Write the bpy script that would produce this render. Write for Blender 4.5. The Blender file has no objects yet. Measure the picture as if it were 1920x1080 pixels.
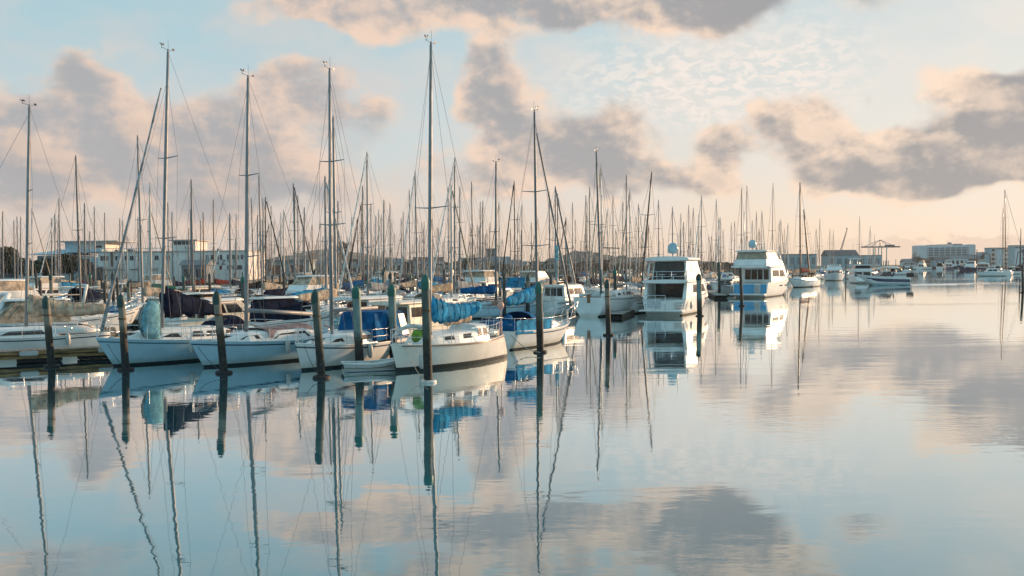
import bpy, bmesh, math, random
from mathutils import Vector, Matrix, noise as mnoise
R = math.radians
rnd = random.Random(7)
scene = bpy.context.scene
col = scene.collection

# ---------------------------------------------------------------- camera
F = 1800.0; H0 = 4.0; PITCH = math.atan(113/F); ROLL = 0.010
cx_, cy_ = 960.0, 614.5
fwd = Vector((0, math.cos(PITCH), -math.sin(PITCH)))
rt0 = Vector((1, 0, 0)); up0 = rt0.cross(fwd)
rt = rt0*math.cos(ROLL) - up0*math.sin(ROLL)
up = up0*math.cos(ROLL) + rt0*math.sin(ROLL)
cam_d = bpy.data.cameras.new('camera'); cam = bpy.data.objects.new('camera', cam_d); col.objects.link(cam)
m = Matrix((rt, up, -fwd)).transposed().to_4x4(); m.translation = (0, 0, H0)
cam.matrix_world = m
cam_d.sensor_width = 36; cam_d.lens = F/1920*36; cam_d.shift_y = 74.5/1920
cam_d.clip_start = 0.5; cam_d.clip_end = 20000
scene.camera = cam
def ray(px, py):
    return fwd + rt*((px-cx_)/F) - up*((py-cy_)/F)
def P(px, py, z=0.0):
    d = ray(px, py); t = (z-H0)/d.z
    return Vector((d.x*t, d.y*t, z))
def W(px, py, D):
    d = ray(px, py); t = D/d.y
    return Vector((d.x*t, D, H0+d.z*t))
def pix(v):
    q = Vector(v)-Vector((0, 0, H0)); f = q.dot(fwd)
    return (cx_+F*q.dot(rt)/f, cy_-F*q.dot(up)/f)
def azel(px, py):
    d = ray(px, py).normalized()
    return math.degrees(math.atan2(d.x, d.y)), math.degrees(math.asin(d.z))

# ---------------------------------------------------------------- world
SUN_AZ, SUN_EL = 55.0, 8.0
scene.view_settings.view_transform = 'Standard'; scene.view_settings.look = 'None'
scene.view_settings.exposure = 0.38; scene.view_settings.gamma = 1
world = bpy.data.worlds.new('World'); scene.world = world; world.use_nodes = True
wt = world.node_tree; wn = wt.nodes; wl = wt.links; wn.clear()
class NG:
    def __init__(s, t): s.t = t
    def n(s, typ, **kw):
        nd = s.t.nodes.new(typ)
        for k, v in kw.items(): setattr(nd, k, v)
        return nd
    def put(s, sock, v):
        if isinstance(v, bpy.types.NodeSocket): s.t.links.new(v, sock)
        elif v is not None: sock.default_value = v
    def math(s, op, a, b=None, c=None, clamp=False):
        nd = s.n('ShaderNodeMath', operation=op, use_clamp=clamp)
        s.put(nd.inputs[0], a); s.put(nd.inputs[1], b)
        if c is not None: s.put(nd.inputs[2], c)
        return nd.outputs[0]
    def vm(s, op, a, b=None):
        nd = s.n('ShaderNodeVectorMath', operation=op); s.put(nd.inputs[0], a)
        if b is not None: s.put(nd.inputs[1], b)
        return nd.outputs['Value'] if op in ('LENGTH', 'DOT_PRODUCT') else nd.outputs['Vector']
    def ss(s, v, a, b, lo=0.0, hi=1.0):
        nd = s.n('ShaderNodeMapRange', interpolation_type='SMOOTHSTEP')
        s.put(nd.inputs[0], v); nd.inputs[1].default_value = a; nd.inputs[2].default_value = b
        nd.inputs[3].default_value = lo; nd.inputs[4].default_value = hi
        return nd.outputs[0]
    def lin(s, v, a, b, lo=0.0, hi=1.0):
        nd = s.n('ShaderNodeMapRange')
        s.put(nd.inputs[0], v); nd.inputs[1].default_value = a; nd.inputs[2].default_value = b
        nd.inputs[3].default_value = lo; nd.inputs[4].default_value = hi
        return nd.outputs[0]
    def mix(s, f, a, b, mode='MIX'):
        nd = s.n('ShaderNodeMix', data_type='RGBA', blend_type=mode)
        s.put(nd.inputs[0], f)
        for i, v in ((6, a), (7, b)):
            if isinstance(v, tuple): v = (*v[:3], 1)
            s.put(nd.inputs[i], v)
        return nd.outputs[2]
    def noise(s, vec, scale, detail=4, rough=0.5, dist=0.0, dims='3D', w=None):
        nd = s.n('ShaderNodeTexNoise', noise_dimensions=dims)
        s.put(nd.inputs['Vector'], vec); nd.inputs['Scale'].default_value = scale
        nd.inputs['Detail'].default_value = detail; nd.inputs['Roughness'].default_value = rough
        nd.inputs['Distortion'].default_value = dist
        return nd.outputs['Fac']
def build_sky():
    g = NG(wt)
    tc = g.n('ShaderNodeTexCoord'); sep = g.n('ShaderNodeSeparateXYZ'); wl.new(tc.outputs['Generated'], sep.inputs[0])
    x, y, z = sep.outputs
    DEG = 180/math.pi
    az = g.math('MULTIPLY', g.math('ARCTAN2', x, y), DEG)
    el = g.math('MULTIPLY', g.math('ARCSINE', z), DEG)
    cmb = g.n('ShaderNodeCombineXYZ'); g.put(cmb.inputs[0], az); g.put(cmb.inputs[1], el); p = cmb.outputs[0]
    # ragged edge warp so that no bank keeps a round outline
    warp = g.n('ShaderNodeTexNoise'); g.put(warp.inputs['Vector'], p); warp.inputs['Scale'].default_value = 0.16
    warp.inputs['Detail'].default_value = 3
    wv = g.vm('MULTIPLY', g.vm('SUBTRACT', warp.outputs['Color'], (0.5, 0.5, 0.5)), (6.5, 4.0, 0))
    pw = g.vm('ADD', p, wv)
    blobs = [
     (115,135,75,45,.75),(205,195,120,65,1),(330,250,120,80,1),(80,290,150,90,.75),(15,215,70,60,.55),(230,350,300,80,.95),(480,340,220,90,.95),
     (560,160,100,75,1),(470,250,120,90,.95),(650,245,90,70,.9),(700,360,150,60,.7),(790,290,60,40,.4),
     (920,140,90,85,1.15),(950,230,105,90,1.1),(1100,260,120,85,1.2),(1165,335,110,60,1.05),(1020,310,110,70,.7),(900,335,150,60,.8),(860,200,50,45,.4),
     (560,0,200,50,.85),(820,15,250,60,1),(1060,10,230,65,1),(1350,25,130,70,1.1),(1390,-70,230,85,1.1),(900,-100,420,90,.9),
     (1640,12,80,42,1.05),(1640,-50,60,40,.4),(60,-60,210,60,1.0),(300,-230,300,70,.8),(1700,-190,200,60,.7),(700,-260,250,60,.8),
     (1850,165,120,65,1.1),(1900,245,160,85,1.2),(1720,300,230,60,1.2),(1600,335,110,28,.8),(1800,340,160,26,.8),(1520,240,120,75,1.1),(1345,285,80,85,1.1),(1310,350,90,40,.8),
     (1640,190,30,28,.6),(1930,330,330,45,1.2),(2200,180,300,120,1.1),(-250,250,300,120,.9),(1235,270,45,30,.55),
    ]
    acc = None
    for (bx, by, rx, ry, w) in blobs:
        a, e = azel(bx, by); k = 1/31.4
        mp = g.n('ShaderNodeVectorMath', operation='MULTIPLY_ADD')
        sx, sy = 1/(rx*k*1.35), 1/(ry*k*1.35)
        g.put(mp.inputs[0], pw); mp.inputs[1].default_value = (sx, sy, 0); mp.inputs[2].default_value = (-a*sx, -e*sy, 0)
        d = g.vm('LENGTH', mp.outputs[0])
        v = g.ss(d, 1.0, 0.0, 0, w)
        acc = v if acc is None else g.math('ADD', acc, v)
    acc = g.math('MINIMUM', acc, 1.5)
    def coarse(vec): return g.noise(g.vm('MULTIPLY', vec, (1, 1.4, 0)), 0.20, 4, 0.45, 0.2)
    def fine(vec): return g.noise(g.vm('MULTIPLY', vec, (1, 1.4, 0)), 0.62, 8, 0.58, 0.15)
    c0, c1, f0 = coarse(p), coarse(g.vm('ADD', p, (1.7, 1.3, 0))), fine(p)
    f1 = fine(g.vm('ADD', p, (.35, .4, 0)))
    dens = g.math('ADD', g.math('MULTIPLY', acc, 0.80), g.math('ADD', g.math('MULTIPLY_ADD', c0, 1.5, -.75), g.math('MULTIPLY_ADD', f0, .62, -.31)))
    soft = g.noise(p, .11, 2, .5)
    alpha = g.ss(g.math('MULTIPLY', g.math('SUBTRACT', dens, .22), g.lin(soft, .38, .62, 2.9, 1.05)), 0.0, 1.0)
    thick = g.ss(dens, 0.25, 0.95)
    relief = g.math('ADD', g.math('MULTIPLY', g.math('SUBTRACT', c0, c1), 2.6), g.math('MULTIPLY_ADD', g.math('SUBTRACT', f0, f1), 1.5, .42), clamp=True)
    # clear sky
    sky = g.n('ShaderNodeTexSky', sky_type='NISHITA')
    sky.sun_disc = False; sky.sun_elevation = R(SUN_EL); sky.sun_rotation = R(SUN_AZ)
    sky.air_density = 1.0; sky.dust_density = 1.5; sky.ozone_density = 2.0
    S = 0.10   # background strength
    K = 1/S
    X = 2**-.38
    def c(r, gg, b): return (r*K*X, gg*K*X, b*K*X)
    right = g.ss(az, -16, 24)
    hi = g.mix(right, c(.40,.65,.74), c(.64,.74,.76))
    mid = g.mix(right, c(.64,.72,.74), c(.88,.83,.76))
    hor = g.mix(right, c(.82,.64,.54), c(1.06,.83,.64))
    top = g.ss(el, 6, 17); low = g.ss(el, 0.5, 7.5)
    clear = g.mix(top, g.mix(low, hor, mid), hi)
    clear = g.mix(g.ss(el, 18, 45), clear, c(.20,.42,.55))
    clear = g.mix(0.12, clear, sky.outputs[0])
    # clouds
    lit = g.mix(right, c(.89,.66,.52), c(1.02,.78,.60))
    shd = g.mix(right, c(.42,.42,.44), c(.34,.335,.345))
    lum = g.math('ADD', g.math('MULTIPLY', relief, 1.05), g.math('MULTIPLY_ADD', thick, -.62, .38))
    lum = g.ss(lum, -.12, .98)
    cc = g.mix(lum, shd, lit)
    cc = g.mix(g.math('MULTIPLY', g.ss(dens, .8, 1.4), .35), cc, c(.37,.355,.36))
    cc = g.mix(g.ss(el, 4.0, 0.5, 0, .8), cc, hor)
    veil = g.ss(g.noise(g.vm('MULTIPLY', pw, (1, 1.8, 0)), .13, 5, .5), .38, .68)
    clear = g.mix(g.math('MULTIPLY', veil, .60), clear, g.mix(right, c(.72,.64,.60), c(.90,.82,.74)))
    out = g.mix(g.math('MULTIPLY', alpha, 0.93), clear, cc)
    # mackerel patch, thin high cloud
    mk = g.noise(g.vm('MULTIPLY', p, (1, 2.1, 0)), 1.15, 5, 0.6, 0.5)
    a, e = azel(1340, 150)
    mp = g.n('ShaderNodeVectorMath', operation='MULTIPLY_ADD'); g.put(mp.inputs[0], pw)
    mp.inputs[1].default_value = (1/13, 1/4.2, 0); mp.inputs[2].default_value = (-a/13, -e/4.2, 0)
    mka = g.math('MULTIPLY', g.ss(mk, .42, .60), g.ss(g.vm('LENGTH', mp.outputs[0]), 1, .2))
    out = g.mix(g.math('MULTIPLY', mka, g.math('SUBTRACT', .85, g.math('MULTIPLY', alpha, .8))), out, c(.96,.86,.78))
    # low bank of little cumulus on the horizon
    ln = g.noise(g.vm('MULTIPLY', p, (1, 1.6, 0)), 0.9, 6, 0.55)
    le = g.math('ADD', el, g.math('MULTIPLY', ln, -2.2))
    bank = g.math('MULTIPLY', g.ss(le, 0.35, 0.1), g.ss(az, 14, 24))
    out = g.mix(g.math('MULTIPLY', bank, .55), out, c(.72,.55,.47))
    # sky behind and beside the camera: deeper blue
    back = g.ss(g.math('ABSOLUTE', g.math('SUBTRACT', az, 15)), 60, 120)
    out = g.mix(back, out, c(.33,.62,.76))
    bg = g.n('ShaderNodeBackground'); g.put(bg.inputs[0], out); bg.inputs[1].default_value = S
    wo = g.n('ShaderNodeOutputWorld'); wl.new(bg.outputs[0], wo.inputs[0])
build_sky()
world.cycles.sampling_method = 'MANUAL'; world.cycles.sample_map_resolution = 512

sun_d = bpy.data.lights.new('sun', 'SUN'); sun = bpy.data.objects.new('sun', sun_d); col.objects.link(sun)
sun_d.energy = 5.0; sun_d.angle = R(0.6); sun_d.color = (1.0, 0.64, 0.38)
sd = Vector((math.sin(R(SUN_AZ))*math.cos(R(SUN_EL)), math.cos(R(SUN_AZ))*math.cos(R(SUN_EL)), math.sin(R(SUN_EL))))
sun.rotation_euler = (-sd).to_track_quat('-Z', 'Y').to_euler()

# ---------------------------------------------------------------- materials
MC = {}
def mat(name, c, rough=.5, metal=0, var=.12, scale=3.0, bump=0.0, bscale=None, coat=0.0, c2=None, spec=.5, stretch=(1,1,1)):
    if name in MC: return MC[name]
    ma = bpy.data.materials.new(name); ma.use_nodes = True; g = NG(ma.node_tree)
    b = ma.node_tree.nodes['Principled BSDF']
    tc = g.n('ShaderNodeTexCoord'); v = g.vm('MULTIPLY', tc.outputs['Object'], stretch)
    n = g.noise(v, scale, 6, .6)
    d = c2 if c2 else tuple(x*(1-var*1.6) for x in c)
    lt = tuple(min(1, x*(1+var*.5)) for x in c)
    cc = g.mix(g.ss(n, .3, .7), d, lt)
    g.put(b.inputs['Base Color'], cc)
    g.put(b.inputs['Roughness'], g.lin(g.noise(v, scale*2.3, 4, .6), .3, .7, max(.02, rough*.8), min(1, rough*1.25)))
    b.inputs['Metallic'].default_value = metal; b.inputs['Coat Weight'].default_value = coat
    b.inputs['Coat Roughness'].default_value = .2; b.inputs['Specular IOR Level'].default_value = spec
    if bump:
        bp = g.n('ShaderNodeBump'); bp.inputs['Strength'].default_value = bump; bp.inputs['Distance'].default_value = .03
        g.put(bp.inputs['Height'], g.noise(v, bscale or scale*3, 5, .6)); ma.node_tree.links.new(bp.outputs[0], b.inputs['Normal'])
    MC[name] = ma
    return ma
GEL = mat('gelcoat_white', (.78,.77,.74), .34, var=.08, scale=1.2, coat=.12, bump=.02, bscale=.6)
def stain(ma):
    g = NG(ma.node_tree); b = ma.node_tree.nodes['Principled BSDF']; src = b.inputs['Base Color'].links[0].from_socket
    tc = g.n('ShaderNodeTexCoord'); s = g.n('ShaderNodeSeparateXYZ'); g.put(s.inputs[0], tc.outputs['Object'])
    n = g.noise(g.vm('MULTIPLY', tc.outputs['Object'], (3,3,.5)), 1.6, 6, .65); n2 = g.noise(tc.outputs['Object'], 1.1, 5, .6)
    zz = g.math('ADD', s.outputs[2], g.math('MULTIPLY_ADD', n, -.35, .17))
    st = g.math('MULTIPLY', g.ss(zz, .42, .12), .55)
    run = g.math('MULTIPLY', g.ss(n, .60, .78), g.math('MULTIPLY', g.ss(n2, .45, .6), .35))
    c1 = g.mix(g.math('MAXIMUM', st, run), src, g.mix(1.0, src, (.62,.55,.42), 'MULTIPLY'))
    g.put(b.inputs['Base Color'], c1)
stain(GEL)
GELB = mat('gelcoat_blue_and_shade', (.42,.60,.68), .22, var=.06, scale=1.2, coat=.3); stain(GELB)  # pale blue paint; on two front-row hulls it stands in for blue shade
GELC = mat('gelcoat_cream', (.74,.66,.54), .3, var=.08, scale=1.5, coat=.2)
GELG = mat('gelcoat_grey', (.50,.52,.53), .3, var=.08, scale=1.5, coat=.2)
NAVYH = mat('paint_navy', (.02,.035,.08), .2, var=.1, coat=.4)
BLUEH = mat('paint_mid_blue', (.03,.22,.45), .2, var=.1, coat=.4)
TEALH = mat('paint_green_hull', (.03,.14,.11), .25, var=.1, coat=.3)
DECK = mat('deck_offwhite', (.66,.65,.62), .65, var=.12, scale=5, bump=.1, bscale=40)
TEAKD = mat('teak_deck', (.30,.20,.12), .65, var=.25, scale=4, stretch=(1,12,1))
BOOT = mat('antifoul_dark', (.015,.028,.032), .6, var=.3, scale=4)
BOOTB = mat('antifoul_blue', (.02,.07,.13), .6, var=.3, scale=4)
BOOTR = mat('antifoul_red', (.16,.035,.025), .6, var=.3, scale=4)
STRIPE = mat('stripe_navy', (.03,.05,.09), .3)
STRIPET = mat('stripe_teal', (.05,.16,.20), .3)
GLASS = mat('dark_window', (.018,.016,.018), .09, var=.2, coat=.1)
GLASSB = mat('bronze_window', (.045,.027,.018), .07, var=.9, scale=1.1, coat=.1, c2=(.012,.010,.009))
CLEARS = mat('vinyl_clears', (.42,.34,.25), .35, var=.2, scale=2, bump=.2)
ALU = mat('aluminium', (.25,.255,.26), .5, metal=.2, var=.15, scale=1.2)
MASTW = mat('mast_white', (.46,.45,.42), .35, var=.07)
MASTG = mat('mast_grey', (.17,.175,.18), .5, metal=.2, var=.1)
MASTB = mat('mast_dark', (.07,.065,.06), .45, var=.1)
MASTT = mat('mast_timber', (.17,.10,.055), .4, var=.2, stretch=(6,6,1))
WIRE = mat('steel_wire', (.17,.17,.18), .5, metal=.5)
STEEL = mat('stainless', (.68,.68,.68), .22, metal=.9, var=.05)
ROPE = mat('rope', (.42,.36,.27), .9, var=.3, scale=20)
ROPED = mat('rope_dark', (.05,.05,.05), .9, var=.3)
def fabric(n, c): return mat(n, c, .9, var=.35, scale=2.6, bump=.8, bscale=7, spec=.08)
FB = fabric('canvas_bright_blue', (.03,.26,.47)); FR = fabric('canvas_royal_blue', (.010,.12,.30)); FN = fabric('canvas_navy', (.012,.018,.04))
FM = fabric('canvas_maroon', (.06,.018,.022)); FT = fabric('canvas_tan', (.42,.33,.24)); FG = fabric('canvas_grey', (.36,.37,.38)); FW = fabric('sailcloth_white', (.70,.69,.66))
FGR = fabric('canvas_green', (.02,.12,.09)); FRD = fabric('canvas_red', (.17,.03,.025)); FBK = fabric('canvas_black', (.02,.02,.022)); FLT = fabric('canvas_light_teal', (.22,.46,.52))
FBE = fabric('canvas_beige', (.55,.44,.33)); FBR = fabric('canvas_brown', (.16,.10,.07)); FLIME = fabric('bag_green', (.16,.30,.05)); FMV = fabric('canvas_mauve', (.30,.22,.22))
VARN = mat('varnished_wood', (.26,.12,.05), .3, var=.25, coat=.4, stretch=(1,8,8))
RUB = mat('black_rubber', (.02,.02,.02), .6)
TEALP = mat('cap_green', (.010,.12,.09), .45, var=.2)
RED = mat('red_plastic', (.35,.03,.02), .4); ORG = mat('orange_plastic', (.55,.17,.03), .5); YEL = mat('yellow_paint', (.55,.33,.05), .5)
SKIN = mat('skin', (.45,.28,.2), .5); SHIRT = mat('cloth_dark', (.05,.06,.09), .8)
def pile_mat(name, top, mid=(.045,.038,.03), zc=1.25):
    ma = bpy.data.materials.new(name); ma.use_nodes = True; g = NG(ma.node_tree); b = ma.node_tree.nodes['Principled BSDF']
    tc = g.n('ShaderNodeTexCoord'); s = g.n('ShaderNodeSeparateXYZ'); g.put(s.inputs[0], tc.outputs['Object'])
    v = g.vm('MULTIPLY', tc.outputs['Object'], (9, 9, .9))
    n = g.noise(v, 2, 6, .65); n2 = g.noise(tc.outputs['Object'], 3, 5, .6)
    topc = g.mix(g.ss(n, .3, .7), tuple(x*.55 for x in top), top)
    zz = g.math('ADD', s.outputs[2], g.math('ADD', g.math('MULTIPLY_ADD', n2, 1.3, -.65), g.math('MULTIPLY_ADD', n, .8, -.4)))
    c1 = g.mix(g.ss(zz, zc+.35, zc-.15), topc, mid)
    c2 = g.mix(g.ss(zz, zc-.35, zc-.75), c1, (.008,.008,.008))
    drip = g.noise(g.vm('MULTIPLY', tc.outputs['Object'], (14,14,.7)), 1.3, 3, .5)
    c2 = g.mix(g.math('MULTIPLY', g.ss(drip, .60, .70), g.ss(s.outputs[2], 2.2, 3.1, 0, .7)), c2, (.55,.53,.48))
    barn = g.noise(tc.outputs['Object'], 26, 3, .7)
    c2 = g.mix(g.math('MULTIPLY', g.ss(barn, .58, .66), g.math('MULTIPLY', g.ss(zz, .0, .35), g.ss(zz, 1.1, .6, 0, .8))), c2, (.20,.19,.16))
    g.put(b.inputs['Base Color'], c2); b.inputs['Roughness'].default_value = .75
    bp = g.n('ShaderNodeBump'); bp.inputs['Strength'].default_value = .6; bp.inputs['Distance'].default_value = .03; g.put(bp.inputs['Height'], n)
    ma.node_tree.links.new(bp.outputs[0], b.inputs['Normal'])
    return ma
PILE_A = pile_mat('pile_weathered', (.25,.22,.17), mid=(.045,.03,.018), zc=1.7); PILE_B = pile_mat('pile_pale_green', (.20,.29,.27)); PILE_C = pile_mat('pile_grey_green', (.09,.11,.09), mid=(.03,.028,.022), zc=1.6)
PILE_D = pile_mat('pile_dark', (.07,.065,.055))

# ---------------------------------------------------------------- mesh collector
class MB:
    def __init__(s): s.v = []; s.f = []; s.m = []; s.s = []
    def add(s, vs, fs, mi=0, smooth=False):
        o = len(s.v); s.v += [tuple(p) for p in vs]
        for f in fs: s.f.append(tuple(i+o for i in f)); s.m.append(mi); s.s.append(smooth)
        return s
    def box(s, c, d, mi=0, rz=0, ry=0):
        M_ = Matrix.Rotation(rz, 3, 'Z') @ Matrix.Rotation(ry, 3, 'Y')
        vs = [Vector(c)+M_@Vector((sx*d[0]/2, sy*d[1]/2, sz*d[2]/2)) for sx in (-1,1) for sy in (-1,1) for sz in (-1,1)]
        return s.add(vs, [(0,1,3,2),(4,6,7,5),(0,4,5,1),(2,3,7,6),(0,2,6,4),(1,5,7,3)], mi)
    def tube(s, pts, r, n=6, mi=0, cap=True, ell=None):
        pts = [Vector(p) for p in pts]; k = len(pts)
        rs = r if isinstance(r, (list, tuple)) else [r]*k
        vs = []
        ref = None
        for i, p in enumerate(pts):
            t = (pts[min(i+1, k-1)]-pts[max(i-1, 0)]).normalized()
            a = Vector((0,0,1)) if abs(t.z) < .95 else Vector((1,0,0))
            if ref is not None: a = ref
            x = (a - t*a.dot(t)).normalized(); ref = x; y = t.cross(x)
            e = ell[i] if isinstance(ell, list) else (ell or 1)
            for j in range(n):
                th = 2*math.pi*j/n
                vs.append(p + x*math.cos(th)*rs[i]*e + y*math.sin(th)*rs[i])
        fs = [(i*n+j, i*n+(j+1)%n, (i+1)*n+(j+1)%n, (i+1)*n+j) for i in range(k-1) for j in range(n)]
        s.add(vs, fs, mi, True)
        if cap:
            o = len(s.v)-len(vs)
            s.f += [tuple(o+j for j in reversed(range(n))), tuple(o+(k-1)*n+j for j in range(n))]; s.m += [mi, mi]; s.s += [False, False]
        return s
    def lathe(s, prof, c=(0,0,0), n=12, mi=0):
        vs = [(c[0]+r*math.cos(2*math.pi*j/n), c[1]+r*math.sin(2*math.pi*j/n), c[2]+z) for r, z in prof for j in range(n)]
        k = len(prof)
        return s.add(vs, [(i*n+j, i*n+(j+1)%n, (i+1)*n+(j+1)%n, (i+1)*n+j) for i in range(k-1) for j in range(n)], mi, True)
    def sphere(s, c, r, mi=0, n=10, m_=6, sc=(1,1,1)):
        vs = []
        for i in range(m_+1):
            a = math.pi*i/m_
            for j in range(n):
                b = 2*math.pi*j/n
                vs.append((c[0]+r*sc[0]*math.sin(a)*math.cos(b), c[1]+r*sc[1]*math.sin(a)*math.sin(b), c[2]+r*sc[2]*math.cos(a)))
        return s.add(vs, [(i*n+j, (i+1)*n+j, (i+1)*n+(j+1)%n, i*n+(j+1)%n) for i in range(m_) for j in range(n)], mi, True)
    def grid(s, rows, mi=0, smooth=True, close=False):
        n = len(rows[0]); vs = [p for r in rows for p in r]
        fs = [(i*n+j, i*n+(j+1)%n, (i+1)*n+(j+1)%n, (i+1)*n+j) for i in range(len(rows)-1) for j in range(n if close else n-1)]
        return s.add(vs, fs, mi, smooth)
    def slab(s, poly, nrm, th, mi=0):
        k = len(poly); nrm = Vector(nrm).normalized()
        vs = [Vector(p)-nrm*.01 for p in poly]+[Vector(p)+nrm*th for p in poly]
        fs = [tuple(range(k, 2*k)), tuple(reversed(range(k)))]+[(j, (j+1)%k, k+(j+1)%k, k+j) for j in range(k)]
        return s.add(vs, fs, mi)
    def mesh(s, name, mats, bevel=0, recalc=True):
        me = bpy.data.meshes.new(name); me.from_pydata(s.v, [], s.f)
        for mm in (mats if isinstance(mats, (list, tuple)) else [mats]): me.materials.append(mm)
        for p, i, sm in zip(me.polygons, s.m, s.s): p.material_index = i; p.use_smooth = sm
        if bevel or recalc:
            bm = bmesh.new(); bm.from_mesh(me)
            bmesh.ops.remove_doubles(bm, verts=bm.verts, dist=.0005)
            if bevel: bmesh.ops.bevel(bm, geom=[e for e in bm.edges if len(e.link_faces) == 2 and e.calc_face_angle(0) > .6], offset=bevel, segments=2, affect='EDGES')
            if recalc: bmesh.ops.recalc_face_normals(bm, faces=bm.faces)
            bm.to_mesh(me); bm.free()
        return me
    def build(s, name, mats, parent=None, bevel=0, recalc=True, loc=None):
        o = bpy.data.objects.new(name, s.mesh(name, mats, bevel, recalc)); col.objects.link(o)
        if parent: o.parent = parent
        if loc: o.location = loc
        return o
def tag(o, label=None, cat=None, group=None, kind=None):
    if label: o['label'] = label
    if cat: o['category'] = cat
    if group: o['group'] = group
    if kind: o['kind'] = kind
    return o
def empty(name, loc=(0,0,0), rz=0):
    o = bpy.data.objects.new(name, None); col.objects.link(o); o.location = loc; o.rotation_euler = (0,0,rz); o.empty_display_size = .3
    return o
def tree_of(o):
    return (o, [tree_of(c) for c in o.children])
def copy_tree(tr, parent=None):
    c = tr[0].copy(); col.objects.link(c); c.parent = parent
    for ch in tr[1]: copy_tree(ch, c)
    return c

# ---------------------------------------------------------------- water, land
def water():
    ma = bpy.data.materials.new('harbour_water'); ma.use_nodes = True; g = NG(ma.node_tree); nt = ma.node_tree; nt.nodes.clear()
    tc = g.n('ShaderNodeTexCoord'); pos = tc.outputs['Object']
    s = g.n('ShaderNodeSeparateXYZ'); g.put(s.inputs[0], pos)
    v1 = g.vm('MULTIPLY', pos, (.55, 1.5, 1))
    n1 = g.noise(v1, .45, 3, .5, .4)          # long lazy undulation
    n2 = g.noise(g.vm('MULTIPLY', pos, (1, 1.8, 1)), 2.2, 3, .5, .2)   # ripples
    patch = g.ss(g.noise(g.vm('MULTIPLY', pos, (.35, 1.0, 1)), .06, 4, .55), .50, .64)
    hgt = g.math('ADD', g.math('MULTIPLY', n1, .0068), g.math('MULTIPLY', n2, g.math('MULTIPLY_ADD', patch, .0045, .0006)))
    bp = g.n('ShaderNodeBump'); bp.inputs['Strength'].default_value = 1.0; bp.inputs['Distance'].default_value = 1.0; g.put(bp.inputs['Height'], hgt)
    gl = g.n('ShaderNodeBsdfGlossy'); gl.inputs['Roughness'].default_value = .012; gl.inputs['Color'].default_value = (.93,.97,.98,1)
    df = g.n('ShaderNodeBsdfDiffuse'); df.inputs['Color'].default_value = (.012,.125,.155,1)
    nt.links.new(bp.outputs[0], gl.inputs['Normal'])
    lw = g.n('ShaderNodeLayerWeight'); lw.inputs[0].default_value = .5
    f = g.lin(lw.outputs['Facing'], .58, .92, .20, .97)
    mx = g.n('ShaderNodeMixShader'); g.put(mx.inputs[0], f); nt.links.new(df.outputs[0], mx.inputs[1]); nt.links.new(gl.outputs[0], mx.inputs[2])
    o = g.n('ShaderNodeOutputMaterial'); nt.links.new(mx.outputs[0], o.inputs[0])
    mb = MB(); mb.add([(-9000,-3000,0),(9000,-3000,0),(9000,14000,0),(-9000,14000,0)], [(0,1,2,3)])
    tag(mb.build('water', ma), kind='structure')
water()

# ---------------------------------------------------------------- hulls
def hull(L, B, fb=(.8,.75,1.05), draft=.4, rake=.6, srake=0.0, tr=.7, N=22, vee=.30, boot=.10):
    """returns (MB, half(x), sheer(x)); x=0 transom, x=L stem at deck level"""
    def half(u):
        u = max(0, min(1, u))
        if u < .42: return B/2*(tr+(1-tr)*math.sin(math.pi/2*u/.42))
        t = (u-.42)/.58; return B/2*max(0, 1-t**2.1)**.85
    def sheer(u):
        return fb[1]+(fb[2]-fb[1])*max(0, (u-.4)/.6)**1.8+(fb[0]-fb[1])*max(0, (.4-u)/.4)**1.6
    def keel(u): return -draft*(1-.75*(abs(u-.45)/.55)**2.5)
    rows = []
    for i in range(N+1):
        u = i/N; u = u**.9 if u > .5 else u
        zs = sheer(u); k = keel(u); b = max(half(u), .012)
        zl = [k, k*.5, 0.0, boot, boot+(zs-boot)*.3, boot+(zs-boot)*.6, zs-.15, zs-.09, zs]
        pr = vee+.35*u**3
        r = []
        for z in zl:
            v = max(0.0, (z-k)/(zs-k)); y = b*v**pr
            x = L*u-rake*(1-max(0, z)/zs)**1.1*u**5 - (rake*.8*u**5 if z < 0 else 0)*(-z/draft) + srake*(1-max(0,z)/zs)*(1-u)**5
            r.append((x, y, z))
        rows.append(r)
    mb = MB()
    nl = 9
    bands = [1,1,1,0,0,0,2,0]
    for side in (1, -1):
        for bi in range(nl-1):
            rr = [[(r[j][0], side*r[j][1], r[j][2]) for j in (bi, bi+1)] for r in rows]
            mb.grid(rr, bands[bi], True)
    r0 = rows[0]
    mb.add([(p[0], p[1], p[2]) for p in r0]+[(p[0], -p[1], p[2]) for p in reversed(r0)], [tuple(range(2*nl))], 0)
    return mb, (lambda x: half(x/L)), (lambda x: sheer(x/L))
def deck_mb(L, half, sheer, cockpit=None, N=20):
    mb = MB(); rows = []
    for i in range(N+1):
        x = L*i/N; b = half(x); z = sheer(x)
        rows.append([(x, b*t, z-.015+.05*(1-t*t)*min(1, b)) for t in (-1,-.6,0,.6,1)])
    mb.grid(rows, 0, True)
    for s_ in (1,-1):  # toe rail
        mb.tube([(L*i/N, s_*half(L*i/N), sheer(L*i/N)+.02) for i in range(N+1)], .022, 5, 1)
    return mb
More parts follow.
